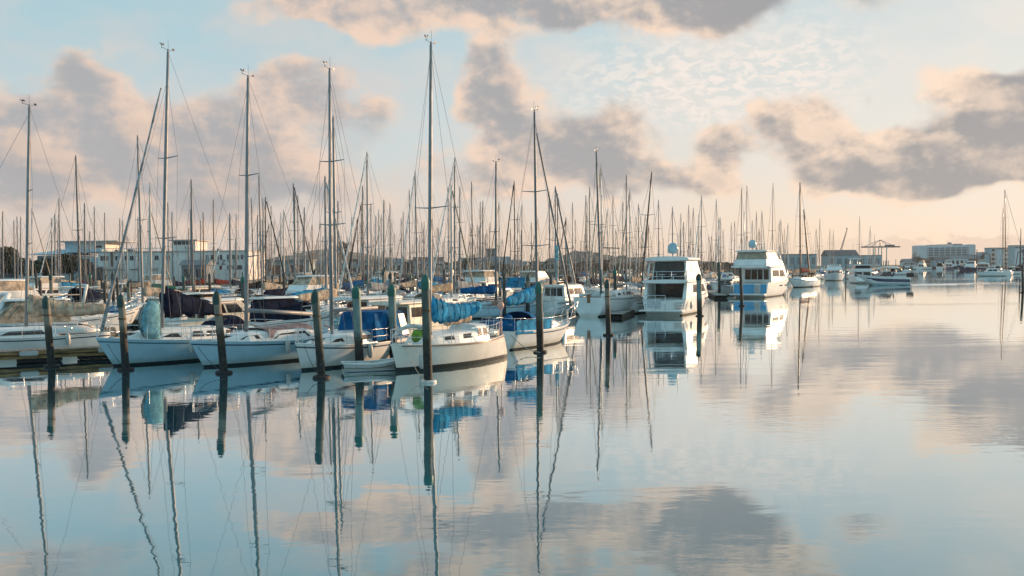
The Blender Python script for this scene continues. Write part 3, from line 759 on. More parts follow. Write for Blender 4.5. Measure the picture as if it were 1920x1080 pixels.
# ---------------------------------------------------------------- mooring piles
def pile(top, base, label, r=.14, pm=PILE_A, cap='green', ring='dark', group='mooring piles along the front row', cone=.28, H=None, kind='mooring_pile', cat='mooring pile'):
    bpt = P(*base); Hh = W(top[0], top[1], bpt.y).z if H is None else H
    dx = W(top[0], top[1], bpt.y).x-bpt.x
    root = empty(kind, bpt); K = 10; rg = random.Random(int(base[0]*7))
    pts = [(dx*(i/K), .015*math.sin(i*1.3+base[0]), -1.2+(Hh+1.2-cone)*i/K) for i in range(K+1)]
    pts = [((p[2]/Hh)*dx, p[1], p[2]) for p in pts]
    K2 = 34; n2 = 16; rows = []
    for i in range(K2+1):
        z = -1.2+(Hh+1.2-cone)*i/K2; row = []
        for j in range(n2):
            a = 2*math.pi*j/n2; nz = mnoise.noise((math.cos(a)*1.6+base[0], math.sin(a)*1.6, z*.9)); gr = mnoise.noise((math.cos(a)*5+base[0], math.sin(a)*5, z*.25))
            lowb = max(0, 1-abs(z-.9)/.9); bn = mnoise.noise((math.cos(a)*9, math.sin(a)*9+base[0], z*9))
            rr = r*(1.10-.13*i/K2+.05*nz+.045*gr+lowb*.07*max(0, bn+.2))
            row.append((z/Hh*dx+rr*math.cos(a), .015*math.sin(z*2+base[0])+rr*math.sin(a), z))
        rows.append(row)
    mb = MB(); mb.grid(rows, 0, True, close=True); mb.add(rows[-1], [tuple(range(n2))]); mb.build('post', pm, root)
    if r < .155 and ring:
        zb = Hh*rg.uniform(.62,.72); mb = MB(); rw = []
        for dz in (0, .06): rw.append([(zb/Hh*dx+r*1.16*math.cos(2*math.pi*j/14), r*1.16*math.sin(2*math.pi*j/14), zb+dz) for j in range(14)])
        mb.grid(rw, 0, True, close=True); mb.build('strap', mat('rusty_iron', (.13,.06,.03), .8, var=.4, scale=8), root)
    tx, ty, tz = pts[-1]
    cm = {'green': TEALP, 'dark': mat('cap_dark_green', (.012,.05,.045), .5, var=.2), 'wood': pm}[cap]
    mb = MB(); mb.lathe([(r*1.12,-.30),(r*1.16,-.05),(r*1.14,0),(r*.85,cone*.45),(0,cone)], (tx,ty,tz), 12); mb.build('cap', cm, root)
    if ring:
        rm = {'dark': mat('collar_dark_rubber', (.013,.010,.010), .7), 'white': mat('collar_white_plastic', (.6,.58,.54), .5, var=.2)}[ring]
        R0 = .30 if ring == 'white' else .33; k = 20
        mb = MB(); mb.lathe([(r*1.2,.02),(r*1.5,.09),(R0-.05,.10),(R0,.05),(R0,-.04),(r*1.3,-.06),(r*1.2,.02)], (0,0,0), k); mb.build('floating_collar', rm, root)
    tag(root, label, cat, group); return root
FRP = [
 ((85,553),(97,688),'mooring pile before the timber pontoon, leftmost of the front row',PILE_A,'dark','dark',.14),
 ((226,549),(236,694),'dark-capped mooring pile at the bow of the navy-covered yacht',PILE_A,'dark','dark',.14),
 ((405,543),(420,700),'mooring pile at the bow of the yacht with bare silver boom',PILE_A,'dark','dark',.145),
 ((590,541),(603,709),'mooring pile at the bow of the blue tent yacht, dark to half height',PILE_C,'dark','dark',.14),
 ((667,533),(675,689),'pale green pile with teal cap standing behind the rowing dinghy',PILE_B,'green',None,.165),
 ((734,530),(738,677),'pale green pile with teal cap behind the bow of the cream yacht',PILE_B,'green',None,.165),
 ((797,512),(803,717),'tall mooring pile with bright green cap and white floating collar',PILE_C,'green','white',.15),
 ((1010,527),(1013,661),'mooring pile beside the yacht with blue cockpit cloths',PILE_C,'green','dark',.16),
 ((1138,522),(1141,629),'dark mooring pile in front of the high-sided white yacht',PILE_A,'dark','dark',.14),
 ((1153,503),(1154,588),'tall thin green-capped pile at the end of the floating finger pontoon',PILE_D,'green',None,.14),
 ((1310,512),(1312,593),'grey green pile beside the golden side of the double-decked motor yacht',PILE_B,'dark','dark',.20),
 ((1348,490),(1349,556),'green pile at the finger pontoon between the two motor yachts',PILE_C,'green',None,.17),
 ((1388,500),(1391,574),'dark pile in front of the blue transom of the motor yacht',PILE_D,'wood','dark',.15),
 ((1917,494),(1918,549),'lone dark pile cut by the right edge of the picture',PILE_D,'wood','dark',.15),
]
for tpx, bpx, lb, pm, cp, rg_, rr_ in FRP: pile(tpx, bpx, lb, rr_, pm, cp, rg_)

# mooring lines
def line(a, b, sag, label, r=.012, ma=ROPED):
    a, b = Vector(a), Vector(b); mb = MB()
    mb.tube([a.lerp(b, i/10)-Vector((0,0,sag*math.sin(math.pi*i/10))) for i in range(11)], r, 5)
    o = mb.build('mooring_line', ma); return tag(o, label, 'rope', 'mooring lines')
line(b1.w((8.5,-.2,1.15)), P(237,693,.12)+Vector((.1,-.1,0)), .15, 'dark mooring line from the navy-covered yacht to the pile at its bow')
line(b2.w((8.0,-.2,1.0)), P(421,700,.12), .15, 'dark mooring line from the bare-boom yacht to the pile at its bow')
line(b1.w((4.5,1.42,.8)), b2.w((8.1,-.2,1.05)), .5, 'dark slack line between the navy-covered yacht and the bare-boom yacht')
line(b4.w((6.4,.35,.95)), P(803,717,.12), .25, 'pale mooring line from the cream yacht to the white collar', ma=ROPE)
line(b5.w((.1,-.6,.8)), P(1013,661,.12), .2, 'pale mooring line from the blue-clothed yacht to its pile', ma=ROPE, r=.02)
line(b3.w((6.1,.2,1.0)), P(604,709,.12), .2, 'dark mooring line from the blue tent yacht to the pile at its bow')

# ---------------------------------------------------------------- pontoons
TIMB = mat('pontoon_timber', (.30,.17,.06), .7, var=.5, scale=2, stretch=(.6,5,5), bump=.5, bscale=12)
TIMD = mat('pontoon_timber_dark', (.06,.04,.025), .75, var=.4, scale=3, stretch=(.6,5,5), bump=.5)
CONC = mat('pontoon_concrete', (.30,.29,.27), .8, var=.25, scale=2.5, bump=.3)
def pontoon(a, b, w, label, z=.45, timber=True, group=None):
    a, b = Vector(a), Vector(b); a.z = b.z = 0; d = b-a; L = d.length
    r = empty('pontoon', a, math.atan2(d.y, d.x))
    dk = MB(); n = int(L/.16) if timber else max(1, int(L/3))
    n = min(n, 90)
    for i in range(n): dk.box((L*(i+.5)/n, 0, z), (L/n-.012, w, .05))
    dk.build('decking', mat('decking_grey', (.26,.22,.18), .8, var=.35, scale=6, bump=.3) if timber else CONC, r)
    wl_ = MB()
    for sd in (1,-1):
        for k, zz in enumerate((z-.10, z-.27)):
            wl_.box((L/2, sd*(w/2+.03+.02*k), zz), (L, .07, .13))
    wl_.build('waler', TIMB if timber else TIMD, r)
    fl = MB(); k = max(2, int(L/2.2))
    for i in range(k): fl.box((L*(i+.5)/k, 0, z-.34), (L/k*.72, w*.86, .34))
    fl.build('float', mat('float_black', (.012,.012,.012), .7), r)
    tag(r, label, 'pontoon', group); return r
DK = pontoon(Vector((-26.5,39.6,0)), Vector((-17.9,44.6,0)), 1.1, 'weathered timber pontoon in front of the leftmost yacht', .55)
DKa, DKb = Vector((-26.5,39.6,0)), Vector((-17.9,44.6,0))
def fend_block(t, label, col_=MASTW):
    p = DKa.lerp(DKb, t)+Vector((.29,-.50,0)).normalized()*.66; o = MB().box((0,0,0), (.75,.14,.22)).build('dock_fender', col_, bevel=.04)
    o.location = (p.x, p.y, .45); o.rotation_euler.z = math.atan2(5, 8.6); tag(o, label, 'fender', 'white dock fenders on the timber pontoon')
fend_block(.58, 'white block fender on the timber pontoon, left of the first pile'); fend_block(.90, 'white block fender on the timber pontoon, near the navy-covered yacht')
cr = MB().tube([(.22*math.cos(a), 0, .24+.22*math.sin(a)) for a in [2*math.pi*k/16 for k in range(17)]], .015, 5).build('mooring_hoop', STEEL)
pp = DKa.lerp(DKb, .93); cr.location = (pp.x, pp.y, .55); tag(cr, 'round steel hoop standing at the end of the timber pontoon', 'hoop')
pontoon(P(1152,597), P(1206,578), 1.1, 'low floating finger pontoon beside the double-decked motor yacht', .34, False)
pontoon(P(1352,560), P(1330,550), 1.4, 'floating finger pontoon between the two motor yachts', .4, False)

# ================================================================ MOTOR BOATS
def mhull(bt, L, B, fb, mats, rake=None, boot=.12, vee=.13, srake=0, tr=.9):
    rake = L*.13 if rake is None else rake
    hb, half, sheer = hull(L, B, fb, .45, rake, srake, tr, 18, vee=vee, boot=boot)
    hb.build('hull', mats, bt.root); deck_mb(L, half, sheer).build('deck', [DECK, mats[0]], bt.root)
    return half, sheer
def roofslab(x0, x1, w, z, th, taper=.85, mat_=GEL, root=None, name='roof', camber=.08):
    mb = MB(); rows = []
    N = 8
    for i in range(N+1):
        t = i/N; x = x0+(x1-x0)*t; ww = w*(1-(1-taper)*t**3)*(1-.25*max(0,(t-.85)/.15)**2)
        rows.append([(x, ww*math.cos(a), z+th*.5+ (th*.5 if math.sin(a) > 0 else -th*.5)*abs(math.sin(a))**.35 + camber*max(0, math.sin(a))) for a in [2*math.pi*k/16 for k in range(16)]])
    mb.grid(rows, 0, True, close=True); mb.add(rows[0], [tuple(range(16))]); mb.add(rows[-1], [tuple(range(16))])
    return mb.build(name, mat_, root)
def radome(p, root, r=.3, ma=GEL, h=1.0):
    mb = MB(); mb.lathe([(0,r*1.0+r*.15),(r*.55,r*.95),(r*.9,r*.55),(r,.0),(r*.92,-r*.75),(r*.6,-r*.9),(0,-r*.9)], p, 12)
    mb.tube([(p[0],p[1],p[2]-r*.8),(p[0],p[1],p[2]-r*.8-h)], .06, 6); return mb.build('radar_dome', ma, root)

# ---- big double decked motor yacht
DOME = mat('dome_blue_grey', (.30,.48,.55), .35)
b = Boat('motor_yacht', None, (.40,.917), 13.5, stern=(P(1202,592)+P(1285,592))/2)
half, sheer = mhull(b, 13.5, 3.75, (1.25,1.45,2.35), [GEL, BOOT, GEL], rake=2.0)
rt_ = b.root
pl = MB(); pl.box((-.45,0,.42), (1.0,3.6,.12)); pl.build('swim_platform', GEL, rt_, bevel=.04)
tg = MB(); tg.box((-.02,.75,.98),(.06,1.1,.75)); tg.build('transom_door', GELG, rt_, bevel=.02)
sg = MB()
for k in range(4): sg.box((.0-.12*k,-1.25,1.1-.2*k),(.30,.7,.06))
sg.build('steps', DECK, rt_)
h1 = Box(2.9, 9.6, 1.62, 1.25, 2.9, 8.3, 1.55, 2.62); o = h1.mb().build('saloon', GEL, rt_, bevel=.06)
h1.win('back', .06, .94, .05, .93).build('window', GLASSB, o)
for nm in ('stb','port'):
    h1.win(nm, .08, .42, .38, .86).build('window', GLASS, o); h1.win(nm, .46, .88, .38, .86, sk=.02).build('window', GLASS, o)
h1.win('front', .08, .92, .3, .9).build('windscreen', GLASS, o)
for sd in (1,-1):
    w_ = Box(.35, 2.95, .16, 1.25, .9, 2.95, .12, 2.6); q = w_.mb().build('side_wing', GEL, rt_, bevel=.03); q.location.y = sd*1.62
roofslab(.2, 9.4, 1.86, 2.60, .22, root=rt_, name='upper_deck')
h2 = Box(2.0, 7.6, 1.50, 2.82, 2.1, 6.3, 1.34, 4.42); o = h2.mb().build('wheelhouse', GEL, rt_, bevel=.06)
h2.win('back', .05, .95, .03, .95).build('window', GLASSB, o)
for nm in ('stb','port'):
    h2.win(nm, .30, .88, .36, .92, sk=.03).build('window', CLEARS, o)
h2.win('front', .06, .94, .35, .92).build('windscreen', GLASS, o)
roofslab(.9, 7.3, 1.80, 4.42, .20, root=rt_, name='hardtop', camber=.16)
for yy in (-1.55, 1.55): 
    MB().tube([(1.0,yy,2.8),(1.5,yy*.96,4.45)], .07, 6).build('pillar', GEL, rt_)
rl = MB()
for z_ in (3.15,3.55): rl.tube([(2.2,1.72,z_),(.35,1.72,z_),(.3,-1.72,z_),(2.2,-1.72,z_)], .025, 5)
for yy in (-1.72,-.6,.6,1.72): rl.tube([(.3,yy,2.8),(.3,yy,3.55)], .022, 5)
rl.build('balcony_rail', STEEL, rt_)
rl = MB()
for z_ in (.85,1.25,1.65): rl.tube([(-.75,1.7,z_),(-.9,1.2,z_),(-.9,-.4,z_)], .022, 5)
for yy in (-.4,.4,1.2): rl.tube([(-.9,yy,.45),(-.9,yy,1.65)], .022, 5)
rl.build('stern_rail', STEEL, rt_)
for yy in (-.5,.4): MB().tube([(1.3,yy,2.8),(1.3,yy,3.3)], .05, 6).box((1.3,yy,3.3),(.5,.5,.05)).build('deck_chair', GELG, rt_)
radome((4.2,.25,5.45), rt_, .46, DOME, .5)
for (xx,yy,hh) in ((3.6,.9,1.6),(5.2,-.8,1.0),(4.0,-.2,1.9)): MB().tube([(xx,yy,4.7),(xx,yy,4.7+hh)], .015, 4).build('antenna', WIRE, rt_)
pr = MB()
for lv in (.35,.75):
    pts = [(x_, half(x_)-.06, sheer(x_)+lv) for x_ in (8.5,10,11.5,12.6,13.3)]; pr.tube(pts+[(x_,-y_,z_) for x_,y_,z_ in reversed(pts)], .02, 5)
for x_ in (8.5,10,11.5,12.6,13.3):
    for sd in (1,-1): pr.tube([(x_,sd*(half(x_)-.06),sheer(x_)),(x_,sd*(half(x_)-.06),sheer(x_)+.75)], .018, 5)
pr.build('bow_rail', STEEL, rt_)
for x_ in (7.9,8.6,9.9):
    for sd in (1,-1): MB().box((x_, sd*half(x_)*.985, 1.15), (.34,.08,.14)).build('portlight', GLASS, rt_)
tag(rt_, 'white double-decked motor yacht with dark glass stern and round blue dome', 'motor yacht')
for yy, zz in ((-1.9,.8),): fender(1.5, -1.93, .8, rt_)

# ---- blue transom motor yacht
TRB = mat('paint_transom_blue', (.03,.30,.52), .2, var=.08, coat=.4)
b = Boat('motor_yacht', None, (.49,.87), 17.5, stern=(P(1372,558)+P(1438,558))/2)
half, sheer = mhull(b, 17.5, 4.5, (1.75,1.85,2.9), [GEL, BOOT, GEL], rake=2.6, tr=.95)
rt_ = b.root
MB().box((-.6,0,.40), (1.25,4.4,.18)).build('swim_platform', GEL, rt_, bevel=.05)
for q_ in (((-.03,.62,1.05),(.08,2.55,1.15)),((-.03,-1.78,1.05),(.08,.75,1.15))): MB().box(*q_).build('transom_panel', TRB, rt_)
sg = MB()
for k in range(6): sg.box((-.12-.07*(5-k),-1.0,.55+.2*k),(.34,.62,.05))
sg.box((-.05,-1.0,1.1),(.06,.62,1.2)); sg.build('steps', DECK, rt_)
h1 = Box(3.0, 12.0, 1.95, 1.75, 3.0, 10.2, 1.85, 3.72); o = h1.mb().build('saloon', GEL, rt_, bevel=.07)
for a0,a1 in ((.14,.33),(.35,.54),(.56,.72),(.76,.92)): h1.win('back', a0, a1, .22, .86).build('window', GLASSB, o)
h1.win('stb', .10, .50, .40, .80).build('window', GLASS, o); h1.win('stb', .54, .86, .36, .80, sk=.03).build('window', GLASS, o); h1.win('port', .10, .86, .40, .80).build('window', GLASS, o)
h1.win('front', .07, .93, .4, .92).build('windscreen', GLASS, o)
roofslab(-.1, 12.0, 2.30, 3.66, .26, root=rt_, name='upper_deck', taper=.7)
h2 = Box(.2, 8.8, 2.1, 3.95, .4, 7.9, 2.0, 4.70); o = h2.mb().build('flybridge', GEL, rt_, bevel=.07)
h3 = Box(.7, 7.4, 1.9, 4.70, .9, 5.9, 1.75, 5.65); o = h3.mb().build('flybridge_enclosure', FBE, rt_, bevel=.04)
for a0,a1 in ((.05,.32),(.36,.64),(.68,.95)): h3.win('back', a0, a1, .12, .85, .015).build('window', CLEARS, o)
h3.win('stb', .08, .48, .12, .85, .015).build('window', CLEARS, o); h3.win('stb', .54, .9, .12, .85, .015).build('window', CLEARS, o)
roofslab(.4, 6.5, 1.98, 5.62, .16, root=rt_, name='hardtop')
radome((2.6,.35,6.62), rt_, .50, DOME, .5)
ar = MB()
for sd in (1,-1): ar.tube([(7.9,sd*2.0,4.2),(6.6,sd*1.85,5.65)], .12, 6)
ar.tube([(1.2,1.0,5.75),(1.2,1.0,10.5)], .045, 5); ar.tube([(2.2,-.9,5.75),(2.2,-.9,7.2)], .02, 4); ar.tube([(1.0,1.6,5.75),(1.0,1.6,6.5),(1.6,1.6,6.5)], .04, 5); ar.build('radar_mast', GEL, rt_)
pr = MB()
for lv in (.4,.85):
    pts = [(x_, half(x_)-.06, sheer(x_)+lv) for x_ in (8,11,13.5,15.5,17.2)]; pr.tube(pts+[(x_,-y_,z_) for x_,y_,z_ in reversed(pts)], .025, 5)
for x_ in (8,9.5,11,12.3,13.5,15.5,17.2):
    for sd in (1,-1): pr.tube([(x_,sd*(half(x_)-.06),sheer(x_)),(x_,sd*(half(x_)-.06),sheer(x_)+.85)], .02, 5)
pr.build('bow_rail', STEEL, rt_)
for x_ in (6.5,7.3,9.8,10.6): 
    for sd in (1,-1): MB().box((x_, sd*half(x_)*.97, 1.35), (.45,.1,.18)).build('portlight', GLASS, rt_)
MB().add([(0,-2.1,1.8),(0,2.1,1.8),(2.9,2.1,1.8),(2.9,-2.1,1.8)],[(0,1,2,3)]).build('cockpit_floor', TEAKD, rt_)
tag(rt_, 'white motor yacht with bright blue transom and beige flybridge enclosure', 'motor yacht')

# ---- template cruisers
def cruiser(bt, L, kind='fly', hm=None, cov=FG, glass=GLASS, top=GEL, canopy=None, clears=CLEARS, B=None, fbs=1.0, house=GEL):
    B = B or L*.31; hm = hm or [GEL, BOOT, STRIPE]; r = bt.root
    half, sheer = mhull(bt, L, B, (.95*fbs, 1.05*fbs, 1.5*fbs), hm, srake=0)
    s0 = .98*fbs
    if kind in ('fly', 'cabin'):
        x0, x1 = L*.28, L*.76; hh = 1.15
        h = Box(x0, x1, B*.40, s0, x0+.05, x1-L*.14, B*.36, s0+hh); o = h.mb().build('cabin', house, r, bevel=.05)
        h.win('back', .08, .45, .2, .88).build('window', glass, o); h.win('back', .55, .92, .2, .88).build('window', glass, o)
        for nm in ('stb','port'):
            h.win(nm, .08, .44, .42, .86).build('window', glass, o); h.win(nm, .48, .84, .42, .86, sk=.03).build('window', glass, o)
        h.win('front', .06, .48, .35, .88).build('windscreen', glass, o); h.win('front', .52, .94, .35, .88).build('windscreen', glass, o)
        roofslab(L*.12, x1-L*.10, B*.42, s0+hh, .12, root=r, mat_=top)
        if kind == 'fly':
            z = s0+hh+.12; f = Box(L*.26, L*.62, B*.36, z, L*.27, L*.58, B*.37, z+.5); f.mb().build('flybridge', house, r, bevel=.05)
            e = Box(L*.27, L*.57, B*.33, z+.5, L*.28, L*.50, B*.30, z+1.15); eo = e.mb().build('flybridge_enclosure', clears, r, bevel=.03)
            roofslab(L*.22, L*.54, B*.34, z+1.13, .09, root=r, name='hardtop', mat_=canopy or top)
            MB().tube([(L*.3,0,z+1.2),(L*.3,0,z+2.2)], .02, 4).build('antenna', WIRE, r)
    if kind == 'express':
        c = Loft([(L*.30,B*.40,.32),(L*.45,B*.40,.42),(L*.62,B*.34,.38),(L*.78,B*.2,.2),(L*.86,B*.1,.03)], lambda x: sheer(x)); o = c.mb().build('cabin', house, r, bevel=.02)
        for sd in (1,-1): c.win([(L*.40,.3),(L*.66,.3),(L*.6,.7),(L*.44,.7)], sd).build('window', glass, o)
        ws = Box(L*.30, L*.52, B*.36, s0+.42, L*.31, L*.40, B*.31, s0+.98); wo_ = MB()
        ws.win('front', 0, 1, 0, 1, .02).build('windscreen', glass, r); ws.win('stb', 0, 1, 0, 1, .02).build('windscreen', glass, r); ws.win('port', 0, 1, 0, 1, .02).build('windscreen', glass, r)
        ar = MB()
        for a in range(1):
            ar.tube([(L*.10,-B*.44,s0),(L*.14,-B*.42,s0+1.2),(L*.18,-B*.3,s0+1.75),(L*.18,B*.3,s0+1.75),(L*.14,B*.42,s0+1.2),(L*.10,B*.44,s0)], .11, 7, ell=1.4)
        ar.build('radar_arch', top, r)
        if canopy: dodger(L*.08, L*.44, B*.42, s0+.15, 1.35, canopy, r, 'canopy')
    if kind == 'tent':
        x0, x1 = L*.10, L*.62
        h = Box(x0, x1, B*.42, s0-.02, x0+.1, x1-L*.16, B*.33, s0+1.35); o = h.mb().build('canopy', canopy or FN, r, bevel=.12)
        h.win('front', .08, .92, .25, .85, .02).build('windscreen', glass, o)
        for nm in ('stb','port'): h.win(nm, .4, .85, .35, .85, .02, sk=.04).build('window', clears, o)
        roofslab(L*.10, L*.50, B*.34, s0+1.34, .06, root=r, mat_=top)
        c = Loft([(L*.5,B*.36,.3),(L*.7,B*.28,.3),(L*.86,B*.12,.05)], lambda x: sheer(x)); c.mb().build('cabin', house, r, bevel=.02)
    if kind == 'cover':
        rows = []
        for i in range(9):
            x = L*(.03+.09*i); rows.append([(x, half(x)*1.02*math.cos(math.pi*j/8), sheer(x)-.10+(.75*math.sin(math.pi*j/8)**.8)*(1-.6*abs(i/8-.35))) for j in range(9)])
        MB().grid(rows, 0, True).build('boat_cover', cov, r)
    pr = MB()
    for lv in (.3,.6):
        pts = [(x_, half(x_)-.05, sheer(x_)+lv) for x_ in (L*.6,L*.75,L*.88,L*.97)]; pr.tube(pts+[(x_,-y_,z_) for x_,y_,z_ in reversed(pts)], .018, 5)
    for x_ in (L*.6,L*.75,L*.88,L*.97):
        for sd in (1,-1): pr.tube([(x_,sd*(half(x_)-.05),sheer(x_)),(x_,sd*(half(x_)-.05),sheer(x_)+.6)], .016, 4)
    pr.build('bow_rail', STEEL, r)
    return half, sheer, s0

PLACED = []   # (x, y, dx, dy, halfL, halfB)
def reg(bt, B): c = bt.w((bt.L/2, 0, 0)); PLACED.append((c.x, c.y, bt.d.x, bt.d.y, bt.L/2, B/2))
def clash(c, d, hl, hb, m=.35):
    # separating axis test between oriented rectangles
    for (x, y, dx, dy, l2, b2_) in PLACED:
        ox, oy = x-c[0], y-c[1]
        if ox*ox+oy*oy > (hl+l2+3)**2: continue
        sep = False
        for (ax, ay) in ((d[0],d[1]),(-d[1],d[0]),(dx,dy),(-dy,dx)):
            dist = abs(ox*ax+oy*ay)
            r1 = hl*abs(d[0]*ax+d[1]*ay)+hb*abs(-d[1]*ax+d[0]*ay); r2 = l2*abs(dx*ax+dy*ay)+b2_*abs(-dy*ax+dx*ay)
            if dist > r1+r2+m: sep = True; break
        if not sep: return True
    return False
for bb, B_ in ((b1,2.9),(b2,2.8),(b3,2.5),(b4,2.4),(b5,2.5)): reg(bb, B_)
def regp(a, b_, w): a = Vector(a); b_ = Vector(b_); d = (b_-a); PLACED.append(((a.x+b_.x)/2, (a.y+b_.y)/2, d.x/d.length, d.y/d.length, d.length/2, w/2))
regp(DKa, DKb, 1.6)
PLACED.append((-24.2, 46.1, .82, .57, 4.6, 1.5))

def at_px(px, D):  # ground point under a picture column at a given distance
    q = W(px, 600, D); return Vector((q.x, q.y, 0))
UD = (.53, .85)
def place(name, px, D, L, flip=False, B=3, d=None, shift=False):
    d = d or UD
    if flip: d = (-d[0], -d[1])
    dv = Vector((d[0], d[1], 0)).normalized(); c = at_px(px, D)
    bt = Boat(name, None, dv, L, stern=c-dv*L/2); reg(bt, B); return bt
MID = [
 # name label, px centre, D, L, kind, kwargs, flip, dir
 ('white express cruiser with pale radar arch behind the leftmost yacht', 112, 58.5, 9.0, 'express', dict(canopy=None, glass=GLASS), False, (.80,.6)),
 ('cruiser with tan canvas canopy at the left edge behind the beige covered yacht', 8, 55.5, 8.5, 'tent', dict(canopy=FT, clears=FT), True, (.75,.66)),
 ('cream cabin cruiser with dark windows behind the navy-covered yacht', 414, 58, 7.8, 'cabin', dict(hm=[GELC, BOOT, GELC], house=GELC, glass=GLASS), False, (.6,.8)),
 ('launch with navy canopy and white roof edge left of the blue tent yacht', 553, 57, 6.6, 'tent', dict(canopy=FN, clears=FN), False, (.7,.72)),
 ('small flybridge launch with beige upper canvas behind the navy canopy launch', 573, 78, 9.2, 'fly', dict(clears=FBE, glass=GLASSB), True, None),
 ('white cabin launch with red lifering behind the blue tent yacht', 712, 60, 8.6, 'cabin', dict(), False, (.62,.79)),
 ('cream cabin cruiser just behind the bow of the cream yacht', 778, 51.5, 7.2, 'cabin', dict(house=GELC, hm=[GELC, BOOT, GELC], glass=GLASSB, top=GELC), False, (.53,.85)),
 ('cream topped flybridge launch far behind the bright blue sail cover', 917, 112, 12.0, 'fly', dict(clears=FBE, house=GEL, fbs=1.2), False, None),
 ('low white launch under a blue boat cover near the left end', 182, 66, 7.0, 'cover', dict(cov=FR), False, None),
 ('small white launch moored left of the blue transom motor yacht', 1366, 128, 8.0, 'cabin', dict(glass=GLASS), True, None),
 ('white launch with dark windscreen half hidden behind the small launch', 1352, 150, 8.5, 'express', dict(), True, None),
 ('white launch with blue tarpaulin far below the clubhouse letters', 398, 118, 9.0, 'cover', dict(cov=FB), False, None),
 ('runabout with black cover moored before the clubhouse', 452, 90, 8.5, 'cover', dict(cov=FBK), True, None),
]
for (lb, px, D, L, kind, kw, fl, d) in MID:
    B_ = L*.31; bt = place('motor_launch', px, D, L, fl, B_, d); cruiser(bt, L, kind, **kw); tag(bt.root, lb, 'motor boat')
    if 'lifering' in lb:
        lr = MB(); lr.tube([(2.30, .3+.34*math.cos(a), 1.75+.34*math.sin(a)) for a in [-.2+5.0*k/14+1.9 for k in range(15)]], .085, 7)
        o = lr.build('lifering', RED, bt.root)

# ---- pale blue classic, motor sailer and high-sided yacht of the second row
b = Boat('yacht', None, (.80,.60), 9.8, stern=P(866,598))
hf, sh, ca, at, mo, x, z0, H = std_yacht(b, 9.8, 2.7, (1.0,.92,1.2), .9, .6, None, [(2.2,.85,.38),(3.6,.95,.44),(5.6,.85,.40),(6.6,.6,.3),(6.9,.5,.03)],
    [[(2.8,.3),(3.8,.3),(3.8,.7),(2.9,.7)],[(4.2,.3),(5.2,.3),(5.2,.7),(4.2,.7)]], 930, (930,305), mast_mat=MASTG, topm=GELB, trunk=VARN, stripe=VARN, mr=.085, rrr=1.3, glass=GLASS)
sausage((x,0,z0+.9), (x-3.4,0,z0+.85), .25, .14, .0, seed=31).build('sail_cover', FR, b.root)
tr_ = MB(); rows = scr([(3.2,-.9),(5.6,-.9)], z0+1.0, .85, 6); tr_.grid(rows); tr_.build('deck_awning', FB, b.root)
tag(b.root, 'long pale blue yacht with varnished cabin behind the blue-clothed yacht', 'yacht', 'yachts of the second row'); reg(b, 2.7); PB=b
b = Boat('motor_sailer', None, (.55,.84), 9.6, stern=P(1019,592))
half, sheer = mhull(b, 9.6, 3.0, (1.15,1.15,1.6), [GEL, BOOT, STRIPET], rake=1.1)
h = Box(1.6, 5.4, 1.15, 1.15, 1.7, 4.9, 1.0, 2.35); o = h.mb().build('wheelhouse', GEL, b.root, bevel=.05)
for a0,a1 in ((.1,.34),(.38,.62),(.66,.9)): h.win('back', a0, a1, .35, .9).build('window', GLASS, o)
h.win('stb', .1, .45, .45, .88).build('window', GLASS, o); h.win('stb', .5, .9, .45, .88).build('window', GLASS, o); h.win('front', .06, .94, .4, .9).build('windscreen', GLASS, o)
roofslab(1.2, 5.3, 1.12, 2.35, .10, root=b.root)
x = 5.8; H, kx, ky = b.fit(x, 1.4, 1042, 356); mast_parts(b.root, x, 1.4, H, 9.6, half, sheer, MASTG, .08, (.45,), kx, ky, False)
rail_u(9.6, half, sheer, 7.4, 9.5, .7, legs=3).build('pulpit', STEEL, b.root)
fender(3, -1.55, .8, b.root, RUB)
# tall pale blue banner board above the wheelhouse
q = b.w((2.2,0,2.4)); t0 = W(1016,466,q.y).z
bn = MB(); bn.tube([(2.2,0,2.35),(2.2,0,t0+.2)], .04, 6); bn.box((2.2,-.0,(t0+4.2)/2+.3), (.09,.34,t0-4.4)); bn.build('banner', FLT, b.root)
tag(b.root, 'white motor sailer with wheelhouse and tall pale blue banner behind the blue-clothed yacht', 'motor sailer'); reg(b, 3.0)
b = Boat('yacht', None, (.50,.866), 10.5, stern=P(1118,594)-Vector((.6,0,0)))
hf, sh, ca, at, mo, x, z0, H = std_yacht(b, 10.5, 3.3, (1.55,1.45,1.6), .9, .85, None, [(2.6,1.2,.45),(4.0,1.25,.55),(6.4,1.1,.5),(8.2,.6,.2)],
    [[(3.2,.3),(4.6,.3),(4.5,.72),(3.3,.72)],[(5.0,.3),(6.4,.3),(6.1,.7),(5.1,.7)]], 1121, (1118,285), mast_mat=MASTG, stripe=STRIPE, mr=.095, rrr=1.3, boot_h=.14, mx=2.4)
sausage(at(z0+.7), at(z0+2.9), .26, .16, 0, seed=41, tall=1.0).build('sail_cover', FN, b.root)
tag(b.root, 'high-sided white yacht moored left of the double-decked motor yacht', 'yacht', 'yachts of the second row'); reg(b, 3.3)
cx3 = at_px(1185, 83); b = Boat('yacht', None, (.5,.86), 9, stern=cx3-Vector((.5,.86,0))*2)
half, sheer = mhull(b, 9, 2.9, (1,.95,1.25), [GEL, BOOT, STRIPE])
bm_ = MB()
rows = [[(x_, 1.25*math.cos(math.pi*j/8), 2.25+.35*math.sin(math.pi*j/8)-.1*abs(x_-1.4)) for j in range(9)] for x_ in (.4,1.0,1.6,2.2,2.6)]
bm_.grid(rows); bm_.build('bimini', FG, b.root)
fr = MB()
